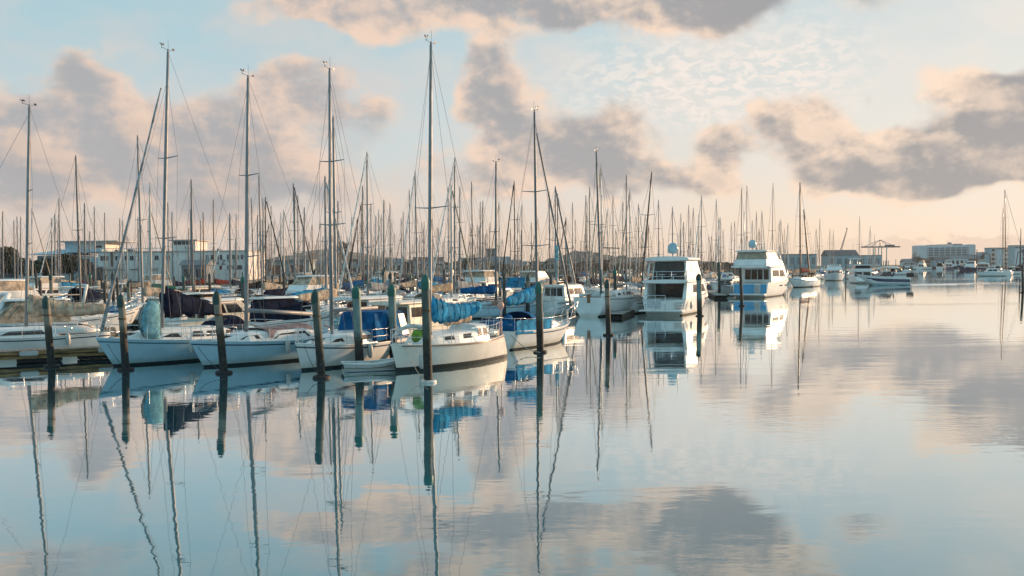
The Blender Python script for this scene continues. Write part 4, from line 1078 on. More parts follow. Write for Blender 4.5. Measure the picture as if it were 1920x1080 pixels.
for x_ in (.4,1.5,2.6):
    fr.tube([(1.5,1.3,1.0)]+[(x_, 1.25*math.cos(math.pi*j/8), 2.24+.35*math.sin(math.pi*j/8)-.1*abs(x_-1.4)) for j in range(9)]+[(1.5,-1.3,1.0)], .02, 5)
fr.build('bimini_frame', STEEL, b.root)
x = 4; H, kx, ky = b.fit(x, 1.3, 1222, 324); at, mo = mast_parts(b.root, x, 1.3, H, 9, half, sheer, MASTB, .085, (.4,.66), kx, ky, False, rr=1.3)
Loft([(2.8,.9,.4),(5,.85,.4),(7,.4,.05)], lambda q: sheer(q)).mb().build('cabin', GEL, b.root)
tag(b.root, 'white yacht with grey bimini hoop beside the double-decked motor yacht', 'yacht', 'yachts of the second row')
reg(b, 2.9)
for q in ((1202,1285,592,13.5,(.40,.917),4),(1372,1438,558,17.5,(.49,.87),5)):
    s_ = (P(q[0],q[2])+P(q[1],q[2]))/2; d = Vector((*q[4],0)).normalized(); c = s_+d*q[3]/2; PLACED.append((c.x,c.y,d.x,d.y,q[3]/2+1,q[5]/2))
regp(P(1152,597), P(1206,578), 1.5); regp(P(1352,560), P(1330,550), 1.8)

# ---- timber ketch
b = Boat('ketch', P(1489,539), (-.60,-.8), 13, 2.0)
half, sheer = mhull(b, 13, 3.4, (1.2,1.1,1.7), [GEL, BOOT, TEALH], rake=2.0, tr=.5)
for (xx, tp_) in ((8.0,(1500,343)),(3.2,(1507,394))):
    H, kx, ky = b.fit(xx, 1.2, *tp_); mast_parts(b.root, xx, 1.2, H, 13, half, sheer, MASTT, .15, (.35,.66), kx, ky, False, rr=1.8, spw=1.0, bow_x=12.9 if xx > 5 else 8.2)
bs = MB().tube([(12.2,0,1.6),(15.2,0,2.2)], [.12,.06], 6).build('bowsprit', MASTT, b.root)
c = Loft([(2.2,1.0,.5),(4,1.1,.6),(9.5,.9,.55),(10.2,.6,.05)], lambda q: sheer(q)); o = c.mb().build('cabin', GEL, b.root)
for sd in (1,-1): c.win([(5,.3),(7,.3),(7,.7),(5,.7)], sd).build('window', GLASS, o)
sausage((8,0,3.0),(3.8,0,2.9),.32,.2,0,seed=51).build('sail_cover', FRD, b.root)
for yy in (-.5,.5):
    for k in range(4): MB().box((4.5+1.5*k,yy*1.8,1.95),(.9,.35,.5)).build('deck_box', FBR, b.root)
rail_u(13, half, sheer, 1, 12.8, .8, n=12, legs=8).build('guardrail', STEEL, b.root)
tag(b.root, 'two-masted ketch with brown timber masts, dark green and white hull', 'ketch'); reg(b, 3.6)
# ---- bow-on sport cruisers on the right
b = Boat('motor_yacht', None, (-.26,-.96), 14, stern=at_px(1560, 244)); cruiser(b, 14, 'fly', B=4.9, hm=[GEL, BOOT, GELG], fbs=1.35, glass=GLASS, clears=GEL)
tag(b.root, 'white sport cruiser lying bow-on, right of the timber ketch', 'motor yacht'); reg(b, 5)
b = Boat('fishing_launch', None, (-.1,-.99), 11, stern=at_px(1594, 262)); half, sheer, s0 = cruiser(b, 11, 'cabin', B=4.0, glass=GLASS)
tw = MB()
for sx in (3.2,5.2):
    for sy in (-1.2,1.2): tw.tube([(sx,sy,2.2),(sx+.1,sy*.75,5.3)], .05, 5)
tw.build('tower_frame', STEEL, b.root); roofslab(2.6,5.8,1.5,5.3,.12,root=b.root,name='tower_top')
tag(b.root, 'fishing launch with tall tuna tower behind the bow-on cruiser', 'fishing boat'); reg(b, 4)
b = Boat('motor_yacht', None, (.15,.99), 14, stern=at_px(1624, 198)); half, sheer, s0 = cruiser(b, 14, 'fly', B=4.8, hm=[GEL, BOOT, GELG], fbs=1.3, glass=GLASS, clears=GLASS)
tag(b.root, 'white flybridge cruiser with two bands of black glass behind the speedboat', 'motor yacht'); reg(b, 5)
MB().box((-.5,0,.45),(1.0,4.4,.15)).build('swim_platform', GEL, b.root, bevel=.04)

# ---- speedboat under way
SB = b = Boat('speedboat', None, (-.985,-.17), 8.2, stern=P(1701,534)); b.root.scale = (1.27,1.2,1.6)
half, sheer = mhull(b, 8.2, 2.5, (.80,.92,1.30), [GEL, GELB, GEL], rake=2.6, boot=.22)
nb = MB()
for sd in (1,-1):
    nb.grid([[(.15+6.9*i/10-.9*k*(i/10)**4, sd*(half(.15+6.9*i/10)*(.955-.02*k)+.03), sheer(.15+6.9*i/10)*(.80-(.42-.14*(i/10)**2)*k)) for k in range(2)] for i in range(11)], 0)
nb.build('hull_band', NAVYH, b.root)
ws = Box(3.0, 5.0, .95, 1.05, 3.1, 4.0, .75, 1.55)
for f_ in ('front','stb','port'): ws.win(f_, 0, 1, 0, 1, .02).build('windscreen', GLASSB, b.root)
tt = MB()
for sy in (-.9,.9): tt.tube([(2.2,sy,1.0),(2.4,sy*.9,2.05)], .03, 5); tt.tube([(4.0,sy,1.1),(3.7,sy*.9,2.05)], .03, 5)
tt.build('top_frame', STEEL, b.root); roofslab(2.0,4.1,1.0,2.03,.07,root=b.root,name='canopy')
for yy in (-.45,.45):
    ob = MB(); ob.box((-.45,yy,1.15),(.55,.36,.5)); ob.box((-.35,yy,.6),(.18,.12,.9)); ob.build('outboard_motor', RUB, b.root, bevel=.07)
tag(b.root, 'white speedboat with navy side band crossing the open water', 'speedboat')
def person(loc, rz, label, sit=True):
    k = {}
    V = [(0,0,.0),(0,0,.28),(0,0,.50),(0,0,.60),(0,0,.74),(0,.17,.48),(.12,.24,.22),(.34,.18,.12),(0,-.17,.48),(.12,-.24,.22),(.34,-.18,.12),(.40,.11,.0),(.46,.11,-.42),(.40,-.11,.0),(.46,-.11,-.42)]
    E = [(0,1),(1,2),(2,3),(3,4),(2,5),(5,6),(6,7),(2,8),(8,9),(9,10),(0,11),(11,12),(0,13),(13,14)]
    rr = [.15,.16,.14,.06,.105,.06,.045,.035,.06,.045,.035,.08,.05,.08,.05]
    me = bpy.data.meshes.new('person'); me.from_pydata(V, E, []); o = bpy.data.objects.new('person', me); col.objects.link(o)
    sk = o.modifiers.new('skin', 'SKIN'); ly = me.skin_vertices[0] if me.skin_vertices else None
    if ly is None:
        bm = bmesh.new(); bm.from_mesh(me); bm.verts.layers.skin.verify(); bm.to_mesh(me); bm.free(); ly = me.skin_vertices[0]
    for i, r_ in enumerate(rr): ly.data[i].radius = (r_, r_*.8)
    ly.data[0].use_root = True
    o.modifiers.new('sub', 'SUBSURF').levels = 1
    me.materials.append(SHIRT); o.location = loc; o.rotation_euler.z = rz
    hd = MB().sphere((0.02,0,.78), .10, 0, 10, 8, (1,.85,1.2)); h_ = hd.build('head', SKIN, o)
    tag(o, label, 'person'); return o
person(b.w((3.0,.4,1.75)), b.rz, 'person in dark clothes sitting under the speedboat canopy, at the stern side')
person(b.w((3.8,-.35,1.75)), b.rz, 'person in dark clothes sitting behind the speedboat windscreen')
# wake: real ridges of water behind and beside the boat
wk = MB(); K = 60
WM = bpy.data.materials['harbour_water']
def wake(p0, p1, w0, w1, h, n=60, seed=0):
    p0 = Vector(p0); p1 = Vector(p1); d = (p1-p0).normalized(); lt = Vector((-d.y,d.x,0)); rows = []
    for i in range(n+1):
        t = i/n; c = p0.lerp(p1, t); w = w0+(w1-w0)*t; hh = h*(1-t)**1.2*(1+.3*math.sin(i*1.7+seed))+.004
        rows.append([c+lt*w*a+Vector((0,0,.004+hh*z_)) for a, z_ in ((-1,-.0),(-.5,.35),(-.15,1),(.2,.6),(.6,.15),(1,0))])
    wk.grid(rows)
st_ = b.w((-.5,0,0)); wake(st_, st_+Vector((62,14,0)), .5, 2.2, .10); wake(b.w((6.5,1,0)), b.w((6.5,1,0))+Vector((34,-9,0)), .3, 1.4, .09, seed=2); wake(b.w((6.5,-1,0)), b.w((6.5,-1,0))+Vector((40,16,0)), .3, 1.4, .08, seed=4)
wake(b.w((7.2,0,0)), b.w((5,-2.0,0)), .3, .5, .12)
tag(wk.build('wake_water', WM), kind='structure')

# ================================================================ THE FLEET
def proto_sail(L, B, hm, cov, hood, trunk=GEL, mast_m=ALU, sp=(.5,), mizzen=False, glass=GLASS, naked=False, jib=None, rail=True):
    bt = Boat('yacht', None, (1,0), L, stern=(0,-500,0)); r = bt.root
    hb, half, sheer = hull(L, B, (L*.105, L*.1, L*.135), .4, L*.09, 0, .75, 14); hb.build('hull', hm, r)
    deck_mb(L, half, sheer, N=10).build('deck', [DECK, hm[0]], r)
    c = Loft([(L*.27,B*.36,.36),(L*.36,B*.38,.44),(L*.58,B*.34,.40),(L*.72,B*.22,.25),(L*.80,B*.12,.03)], lambda x: sheer(x)); o = c.mb().build('cabin', trunk, r)
    for sd in (1,-1): c.win([(L*.32,.28),(L*.56,.28),(L*.53,.72),(L*.33,.72)], sd).build('window', glass, o)
    x = L*.60; z0 = sheer(x)+.38
    at, mo = mast_parts(r, x, z0, 12.0, L, half, sheer, mast_m, .088, sp, 0, 0, False, rr=1.9, spw=.8)
    if naked: MB().tube([(x,0,z0+.8),(x-L*.42,0,z0+.8)], .06, 6).build('boom', mast_m, r)
    else: sausage((x,0,z0+.95), (x-L*.42,0,z0+.75), .30, .15, .03, n=8, K=10, seed=int(L*10)).build('sail_cover', cov, r)
    if hood: dodger(L*.20, L*.36, B*.36, sheer(L*.3)+.3, .6, hood, r)
    if jib: furled(r, (L-.25,0,sheer(L)+.25), (x+.15,0,11.6), .09, .05, jib, 6)
    if rail: guard(L, half, sheer, L*.05, L*.93, 4).build('guardrail', STEEL, r)
    return r
W3 = [GEL, BOOT, STRIPE]
PS = [ # proto, hull words, cover words
 (proto_sail(9.2, 2.9, [GEL,BOOT,STRIPE], FB, FB, jib=FW), 'white', 'bright blue sail cover', 9.2, 2.9),
 (proto_sail(8.4, 2.7, [GEL,BOOTB,STRIPET], FN, None, sp=(.35,.66)), 'white', 'navy sail cover', 8.4, 2.7),
 (proto_sail(9.8, 3.1, [GEL,BOOTR,GEL], FT, FT, mast_m=MASTW, jib=FBE), 'white', 'tan sail cover', 9.8, 3.1),
 (proto_sail(8.0, 2.6, [GELB,BOOT,STRIPE], FW, None, naked=True, mast_m=MASTG), 'pale blue', 'bare boom', 8.0, 2.6),
 (proto_sail(10.4, 3.2, [NAVYH,BOOT,GEL], FG, FG, sp=(.34,.64), jib=FW), 'navy', 'grey sail cover', 10.4, 3.2),
 (proto_sail(8.8, 2.8, [GEL,BOOT,BLUEH], FR, FR, mast_m=MASTG), 'white', 'royal blue sail cover', 8.8, 2.8),
 (proto_sail(9.0, 2.8, [GELC,BOOTR,VARN], FRD, None, trunk=GELC, mast_m=MASTT), 'cream', 'red sail cover', 9.0, 2.8),
 (proto_sail(9.5, 3.0, [GEL,BOOT,GELG], FBK, FBK, mast_m=MASTB, sp=(.34,.64), jib=FBK), 'white', 'black sail cover', 9.5, 3.0),
 (proto_sail(8.2, 2.6, [TEALH,BOOTR,GEL], FGR, None, mast_m=MASTW), 'dark green', 'green sail cover', 8.2, 2.6),
 (proto_sail(9.4, 3.0, [GELC,BOOT,STRIPE], FBE, FN, trunk=GEL), 'cream', 'beige sail cover', 9.4, 3.0),
]
PT = [(tree_of(p[0]),)+p[1:] for p in PS]
def proto_launch(L, kind, **kw):
    bt = Boat('motor_launch', None, (1,0), L, stern=(0,-500,0)); cruiser(bt, L, kind, **kw); return bt.root
PL = [
 (proto_launch(9.0,'fly',clears=FBE), 'white flybridge launch with beige upper canvas', 9.0, 2.9),
 (proto_launch(8.0,'cabin',glass=GLASS), 'white cabin launch', 8.0, 2.6),
 (proto_launch(8.6,'express',canopy=FN), 'white express cruiser with navy canopy', 8.6, 2.8),
 (proto_launch(7.2,'cover',cov=FB), 'white runabout under blue cover', 7.2, 2.3),
 (proto_launch(10.5,'fly',clears=CLEARS,hm=[NAVYH,BOOT,GEL]), 'navy hulled flybridge launch', 10.5, 3.2),
 (proto_launch(8.4,'tent',canopy=FBK), 'white cruiser with black canopy', 8.4, 2.7),
 (proto_launch(8.8,'cabin',house=GELC,hm=[GELC,BOOTR,GELC],top=GELC), 'cream cabin launch', 8.8, 2.8),
 (proto_launch(7.6,'cover',cov=FG), 'white runabout under grey cover', 7.6, 2.4),
]
PLT = [(tree_of(p[0]),)+p[1:] for p in PL]
ORD = ['', 'second','third','fourth','fifth','sixth','seventh','eighth','ninth','tenth','eleventh','twelfth','thirteenth','fourteenth','fifteenth','sixteenth','seventeenth','eighteenth','nineteenth','twentieth']
def ordinal(i, n):
    if i == 0: return 'leftmost'
    if i == n-1: return 'rightmost'
    if i < 20: return ORD[i]+' from left'
    t = n-1-i
    if 0 < t < 20: return ORD[t]+' from right'
    return 'middle'
ZN = [(-400,95,'before the dark trees'),(95,190,"before the clubhouse's shaded wing"),(190,335,'before the clubhouse main wall'),(335,480,"before the clubhouse's right end"),(480,600,'left of the big furled mast'),
      (600,700,'below the grey hill top'),(700,800,'below the grey hill slope'),(800,880,'right of the tallest mast'),(880,960,'before the distant tower'),(960,1040,'around the banner'),(1040,1120,'below the wooded hill'),
      (1120,1205,'left of the double-decked yacht'),(1205,1345,'behind the double-decked yacht'),(1345,1490,'behind the blue-transom yacht'),(1490,1700,'before the harbour sheds'),(1700,2300,'by the far right shore')]
def zone(px):
    for a, b_, n in ZN:
        if a <= px < b_: return n
    return ZN[-1][2]
LIM = [(-500,99),(900,99),(1060,90),(1100,100),(1210,120),(1340,150),(1490,215),(1560,290),(1640,330),(1700,420),(2200,420)]
def dmin(px):
    base = 64
    pts = [(-500,64),(180,62),(520,63),(800,66),(860,90),(1060,96),(1110,108),(1205,112),(1345,150),(1490,200),(1540,262),(1650,300),(1720,380),(2300,380)]
    for (a, u), (c, v) in zip(pts, pts[1:]):
        if a <= px < c: return u+(v-u)*(px-a)/(c-a)
    return base
def dmax(px): return 168 if px < 470 else (300 if px < 1100 else 420)
MASTS = [(0,402),(11,400),(30,414),(36,408),(66,393),(78,470),(107,402),(115,376),(143,298,10),(150,420),(162,384),(181,391),(200,402),(229,413),(234,416),(259,262,10),(262,410),(287,347),(285,388),
 (320,382),(325,400),(362,340),(360,395),(384,400),(404,378,0),(414,430),(422,430),(434,405),(470,375,8),(485,333,8),(498,375),(502,372),(513,390),(536,395),(550,348,6),(556,363),(563,370),(573,390),(612,333),(605,420),
 (628,226,3),(637,378),(661,410),(680,383),(682,352),(693,292),(698,385),(713,395),(723,378),(731,385,4),(757,400),(770,360),(776,326,8),(812,358),(822,430),(842,355),(848,350),(858,302,-4),(865,355),(883,346,5),(889,420),(902,382),(908,380),(921,420),
 (938,382),(963,344,4),(957,430),(981,385),(1031,365),(1041,353),(1047,366),(1062,410),(1075,383),(1080,415),(1098,370),(1106,355),(1125,314,4),(1129,405),(1140,395),(1150,370),(1155,430),(1168,382),(1175,333),(1182,358),(1192,410),
 (1196,385,2),(1210,405),(1216,425),(1234,378),(1259,390,3),(1276,430),(1281,418),(1290,388),(1300,393),(1310,405),(1314,370),(1323,338,6),(1344,377,-2),(1356,432),(1377,417),(1391,358),(1398,353,2),(1409,415),(1428,398),(1452,348,-5),(1463,413),
 (1477,420),(1530,430),(1537,413),(1556,430),(1562,434),(1605,388),(1611,408),(1631,426),(1639,441)]
rn = random.Random(5)
for k in range(135):
    px = rn.choice([rn.uniform(0,1050), rn.uniform(480,1480)]); MASTS.append((px, rn.uniform(400,462)))
MASTS.sort(key=lambda t: t[1])
FL = []
def hz(px): return 511.5-.0099*px
for mrec in MASTS:
    px, yt = mrec[0], mrec[1]; lean = mrec[2] if len(mrec) > 2 else rn.uniform(-2,2)
    best = None
    for tr_i in range(26):
        i = rn.choice([0,1,1,2,2,3,3,3,4,5,5,7,7,9,9,9,1,3,2] if rn.random() < .95 else [6,8]); _, hw, cw, L, B = PT[i]
        Hm = rn.uniform(10.2, 15.5)*(1 if tr_i < 14 else 1.15)
        D = 1800*(Hm-H0)/(hz(px)-yt)
        bx = px+lean
        if D < dmin(bx) or D > dmax(bx): 
            D = min(max(D, dmin(bx)+rn.uniform(0,8)), dmax(bx)-rn.uniform(0,20)); Hm = H0+(hz(px)-yt)*D/1800
            if Hm > 20 or Hm < 6.5: continue
        ang = math.atan2(UD[1], UD[0])+rn.uniform(-.05,.05)+(math.pi if rn.random() < .6 else 0)
        d = (math.cos(ang), math.sin(ang)); mp_ = at_px(bx, D)
        c = mp_ - Vector((d[0], d[1], 0))*(L*.10)
        if not clash((c.x, c.y), d, L/2, B/2, .25): best = (i, d, mp_, Hm, D, c); break
    if not best: continue
    i, d, mp_, Hm, D, c = best; tr_, hw, cw, L, B = PT[i]
    PLACED.append((c.x, c.y, d[0], d[1], L/2, B/2))
    o = copy_tree(tr_); dv = Vector((d[0], d[1], 0)); o.location = mp_-dv*L*.60; o.rotation_euler = (0, 0, math.atan2(d[1], d[0]))
    s = (Hm-1.6)/(12-1.6)
    tp_ = W(px, yt, mp_.y); dxw = tp_.x-mp_.x; loc = Matrix.Rotation(-o.rotation_euler.z, 3, 'Z')@Vector((dxw,0,0))/(Hm-1.4)
    for ch in o.children:
        n_ = ch.name.split('.')[0]
        if n_ in ('mast', 'rigging', 'furled_jib'):
            z0 = L*.1+.4 if n_ == 'mast' else L*.1
            M_ = Matrix.Translation((0,0,z0)) @ Matrix(((1,0,loc.x,0),(0,1,loc.y,0),(0,0,s,0),(0,0,0,1))) @ Matrix.Translation((0,0,-z0))
            if n_ == 'mast': ch.matrix_local = M_
            else:
                ch.matrix_local = M_
    FL.append((px, o, hw, cw))
for p in PS+PL:
    for c_ in tree_objs(p[0]) if False else []: pass
def kill(o):
    for c_ in list(o.children): kill(c_)
    bpy.data.objects.remove(o)
for p in PS: kill(p[0])
HM = [(55,),(315,),(465,),(618,),(808,),(1002,),(930,),(1042,),(1118,),(1222,)]
for zi, (a, b_, zn) in enumerate(ZN):
    it = sorted([f for f in FL if a <= f[0] < b_], key=lambda f: f[0])
    combo = {}
    for f in it: combo.setdefault((f[2], f[3]), []).append(f)
    for (hw, cw), fs in combo.items():
        for k, f in enumerate(fs):
            q = '' if len(fs) == 1 else (', '+ordinal(k, len(fs)))
            tag(f[1], f'{hw} yacht with {cw} {zn}{q}', 'yacht', 'yachts crowding the marina behind the front row')
# motor boats scattered between
ML = []
for k in range(400):
    if len(ML) >= 62: break
    px = rn.uniform(-10, 1480); D = dmin(px)+rn.random()**1.5*(dmax(px)-dmin(px)); i = rn.randrange(len(PLT)); tr_, lb, L, B = PLT[i]
    ang = math.atan2(UD[1], UD[0])+rn.uniform(-.06,.06)+(math.pi if rn.random() < .5 else 0); d = (math.cos(ang), math.sin(ang)); c = at_px(px, D)
    if clash((c.x, c.y), d, L/2, B/2, .3): continue
    PLACED.append((c.x, c.y, d[0], d[1], L/2, B/2)); o = copy_tree(tr_); o.location = c-Vector((d[0], d[1], 0))*L/2; o.rotation_euler = (0,0,ang); ML.append((px, o, lb))
# ones along the far right channel edge and the far shore
for (px, D, i, fl, ) in [(1512,330,1,0),(1540,300,0,1),(1578,310,2,0),(1608,300,1,1),(1646,330,0,0),(1662,345,5,0),(1688,400,1,1),(1700,470,0,0),(1722,620,0,0),(1745,640,1,1),(1760,600,2,0),(1780,630,0,0),(1800,600,6,1),(1822,560,1,0),(1845,540,0,0),(1852,470,1,0),(1868,420,2,0),(1884,285,1,1),(1895,340,0,0),(1908,330,5,1),(1916,300,1,0)]:
    tr_, lb, L, B = PLT[i]; c = at_px(px, D); ang = (rn.uniform(-.3,.3) if i % 2 else rn.uniform(.9,1.5))+(math.pi if fl else 0)
    if i == 0 and px > 1700: tr_, lb, L, B = PLT[4 if rn.random() < .3 else 0]
    o = copy_tree(tr_); o.location = c; o.rotation_euler = (0,0,ang); ML.append((px, o, lb))
    if D > 500: o.scale = (1.6,1.6,1.6)
for p in PL: kill(p[0])
for zi, (a, b_, zn) in enumerate(ZN):
    combo = {}
    for f in sorted([f for f in ML if a <= f[0] < b_], key=lambda f: f[0]): combo.setdefault(f[2], []).append(f)
    for lb, fs in combo.items():
        for k, f in enumerate(fs):
            q = '' if len(fs) == 1 else (', '+ordinal(k, len(fs)))
            tag(f[1], f'{lb} {zn}{q}', 'motor boat', 'motor boats among the far berths')

# piles among the berths: copies of a weathered post with cap
def proto_pile(pm, r, H, capm):
    root = empty('mooring_pile', (0,-480,0)); K = 6
    MB().tube([(0,0,-1.2+(H+1.2)*i/K) for i in range(K+1)], [r*(1.06-.1*i/K) for i in range(K+1)], 8).build('post', pm, root)
    MB().lathe([(r*1.1,-.25),(r*1.12,0),(0,.25)], (0,0,H), 8).build('cap', capm, root); return root
PP = [(proto_pile(PILE_A, .15, 3.2, mat('cap_dark_green',(.012,.05,.045))), 'brown'), (proto_pile(PILE_D, .13, 3.3, PILE_D), 'dark'), (proto_pile(PILE_C, .17, 3.1, TEALP), 'green-capped'), (proto_pile(PILE_B, .18, 3.0, PILE_B), 'pale green')]
PPT = [(tree_of(a), b_) for a, b_ in PP]
PI = [(193,530,575,1),(243,531,600,0),(248,527,569,1),(281,530,556,1),(314,530,560,0),(377,526,558,1),(442,514,545,0),(457,513,545,1),(495,515,548,0),(513,519,567,0),(527,519,570,1),(538,526,575,2),(596,520,560,0),(604,520,562,1),
 (705,517,545,0),(717,513,540,1),(771,516,566,2),(775,515,565,2),(853,518,572,0),(858,519,576,1),(876,510,535,0),(904,507,550,1),(946,518,596,1),(949,512,545,0),(990,521,594,0),(1005,506,550,1),(1033,518,588,1),(1068,508,548,0),(1113,505,548,2),
 (1112,504,547,1),(1189,507,548,0),(1196,506,547,0),(1246,500,535,1),(1585,490,527,1),(1655,481,511,3),(1659,480,511,3),(1664,481,512,3),(1678,480,511,1),(1693,496,509,1),(1697,496,508,1),(1706,480,506,0),(1709,481,506,1),(1860,490,505,1)]
PIL = []
def put_pile(px, D, k, H=None):
    tr_, w = PPT[k]; o = copy_tree(tr_); o.location = at_px(px, D); 
    if H: o.scale = (1,1,H/3.2)
    PIL.append((px, o, w, D))
for px, yt, yb, k in PI:
    D = P(px, yb).y; H = W(px, yt, D).z; put_pile(px, D, k, max(2.2, min(H, 5.5)))
for k in range(900):
    if len(PIL) >= 150: break
    px = rn.uniform(0, 1500); D = dmin(px)+6+rn.random()*(dmax(px)-dmin(px)-6); c = at_px(px, D)
    if clash((c.x, c.y), (1,0), .25, .25, .05): continue
    put_pile(px, D, rn.choice([0,0,1,1,2]), rn.uniform(2.9,3.9))
for a, _ in PP: kill(a)
for (a, b_, zn) in ZN:
    combo = {}
    for f in sorted([f for f in PIL if a <= f[0] < b_], key=lambda f: f[0]): combo.setdefault(f[2], []).append(f)
    for w, fs in combo.items():
        for k, f in enumerate(fs):
            q = '' if len(fs) == 1 else (', '+ordinal(k, len(fs)))
            tag(f[1], f'{w} mooring pile {zn}{q}', 'mooring pile', 'mooring piles among the berths')
# walkways of the marina running across behind the berths
for k, (pa, Da, pb, Db, lb) in enumerate([(30,74,560,66,'long walkway pontoon behind the front row of yachts'),(600,84,1000,104,'walkway pontoon across the middle of the marina'),(-40,172,470,176,'walkway pontoon below the clubhouse quay'),(520,150,1100,170,'walkway pontoon below the grey hill')]):
    pontoon(at_px(pa,Da), at_px(pb,Db), 1.6, lb, .5, False)

# ================================================================ LAND
GRASSL = mat('land_scrub', (.06,.06,.03), .95, var=.4, scale=.3)
STONE = mat('sea_wall_stone', (.10,.085,.065), .9, var=.4, scale=.6, bump=.6)
HILLM = mat('hill_grey_green', (.10,.12,.11), .95, var=.4, scale=.02)
WOODM = mat('wood_dark_green', (.03,.045,.025), .95, var=.5, scale=.12, bump=.8)
def land(name, pts, z, mats, skirt=-2):
    mb = MB(); n = len(pts); mb.add([(x, y, z) for x, y in pts]+[(x, y, skirt) for x, y in pts], [tuple(range(n))], 0)
    mb.add([(x, y, z) for x, y in pts]+[(x+ (0), y-2.5, skirt) for x, y in pts], [(j, (j+1)%n, n+(j+1)%n, n+j) for j in range(n)], 1)
    return tag(mb.build(name, mats), kind='structure')
SH = lambda px, D: (at_px(px, D).x, D)
land('quay_ground', [SH(-700,178), SH(0,186), SH(200,192), SH(480,206), SH(560,300), SH(560,420), SH(-900,420)], 1.5, [GRASSL, STONE])
land('middle_shore', [SH(470,440), SH(700,500), SH(1060,520), SH(1490,560), SH(1560,610), SH(1690,700), SH(1690,900), SH(470,900)], 1.2, [GRASSL, STONE])
land('far_shore', [SH(1600,900), SH(1715,820), SH(1860,760), SH(2300,560), SH(2600,1500), SH(1200,1800)], 1.6, [GRASSL, STONE])
def hill(name, profile, D, depth, ma, bumpy=0.0, seed=0, nx=90, ny=10):
    """profile = (px, py) skyline; a rounded ridge of real depth"""
    rows = []; xs = [p[0] for p in profile]
    for j in range(ny+1):
        t = j/ny; row = []; y = D-depth/2+depth*t; prof = math.sin(math.pi*min(1, t*1.0))**.7 if t < 1 else 0
        for i in range(nx+1):
            px = xs[0]+(xs[-1]-xs[0])*i/nx
            for (a, u), (c, v) in zip(profile, profile[1:]):
                if a <= px <= c: k = (px-a)/(c-a); k = k*k*(3-2*k); py = u+(v-u)*k; break
            q = W(px, py, D); h = max(0, q.z); x = q.x
            h = h*prof*(1+bumpy*mnoise.noise((x*.06+seed, y*.05, seed))+bumpy*.6*mnoise.noise((x*.2, y*.2, seed+3)))
            row.append((x, y, h))
        rows.append(row)
    mb = MB(); mb.grid(rows, 0, bumpy < .05)
    return tag(mb.build(name, ma), kind='structure')
hill('hill', [(440,506),(500,492),(560,478),(610,468),(660,473),(720,482),(790,489),(860,494),(930,500)], 2600, 900, HILLM, .05, 1)
hill('wooded_hill', [(960,500),(1010,495),(1040,484),(1070,474),(1110,473),(1140,481),(1180,483),(1240,485),(1300,490),(1380,498)], 1100, 300, HILLM, .22, 5, 150, 12)
def farwood(name, a, b_, D, ytop, seed, n=5000, dy=26, ma=None):
    rg = random.Random(seed); mb = MB()
    for i in range(n):
        px = rg.uniform(a, b_); y = D+rg.uniform(-dy, dy); q = W(px, ytop, y)
        zt = q.z*(.72+.34*mnoise.noise((px*.05, y*.02, seed))+.18*mnoise.noise((px*.22, 1, seed))); z = 1.2+abs(rg.random()**.6)*(zt-1.2); s = rg.uniform(.6,1.7)*D/500
        c = Vector((q.x, y, z)); u_ = Vector((rg.uniform(-1,1), rg.uniform(-1,1), rg.uniform(-.5,.5))).normalized()*s; v_ = Vector((rg.uniform(-.6,.6), rg.uniform(-.6,.6), 1)).normalized()*s*.6
        mb.add([c-u_, c-v_, c+u_, c+v_], [(0,1,2,3)])
    return tag(mb.build(name, ma or WOODM, recalc=False), kind='stuff', cat='wood', label='dark band of trees along the middle shore')
o = farwood('treeline', 480, 1060, 545, 485, 3, 9000)
o = farwood('treeline', 1000, 1420, 585, 489, 8, 4000); o['label'] = 'band of trees on the shore below the wooded hill'
# scattered shoreline houses
HW = mat('house_wall', (.55,.52,.48), .8); HR = mat('house_roof', (.20,.12,.09), .8); HG = mat('house_roof_grey', (.22,.23,.24), .7)
def house(px, D, w, dp, h, label, rm=HR, wm=HW, rz=0, win=4, fl=1, flat=False, cat='house', name='house', wmat=GLASS, gz=1.4, group=None):
    c = at_px(px, D); r = empty(name, (c.x, D, gz), rz)
    bx = Box(-w/2, w/2, dp/2, 0, -w/2, w/2, dp/2, h); o = bx.mb().build('wall', wm, r)
    for f in range(fl):
        for k in range(win):
            a = (k+.2)/win; bx.win('stb', a, a+.6/win, (f+.3)/fl, (f+.78)/fl, .04).build('window', wmat, o)
    mb = MB()
    if flat: mb.box((0,0,h+.2), (w+.8,dp+.8,.4))
    else: mb.add([(-w/2-.4,-dp/2-.4,h),(w/2+.4,-dp/2-.4,h),(w/2+.4,dp/2+.4,h),(-w/2-.4,dp/2+.4,h),(-w/2-.4,0,h+dp*.28),(w/2+.4,0,h+dp*.28)], [(0,1,5,4),(2,3,4,5),(0,4,3),(1,2,5),(0,3,2,1)])
    mb.build('roof', rm, r); return tag(r, label, cat, group)
rg = random.Random(12)
HS = []
for k in range(24):
    px = 500+k*24+rg.uniform(-8,8); D = rg.uniform(512,530); hh = rg.uniform(3.5,6.5); HS.append((px, house(px, D, rg.uniform(8,16), 8, hh, '', rg.choice([HR,HG]), rg.choice([HW, mat('house_wall_cream',(.5,.42,.33),.8), mat('house_wall_brown',(.28,.2,.15),.8)]), rg.uniform(-.3,.3), 3, 1, rg.random() < .4)))
for k, (px, o) in enumerate(HS): o['label'] = f'small far house on the middle shore, {ordinal(k, len(HS))}' if k < 20 else f'small far house on the middle shore, {ordinal(k, len(HS))}'; o['group'] = 'far houses on the middle shore'
# distant tower block above the trees
house(921, 620, 5.5, 6, 14.5, 'blue grey tower block rising above the distant trees', HG, mat('tower_blue_grey', (.12,.20,.24), .6), 0, 3, 6, True, 'tower block', 'tower_block')

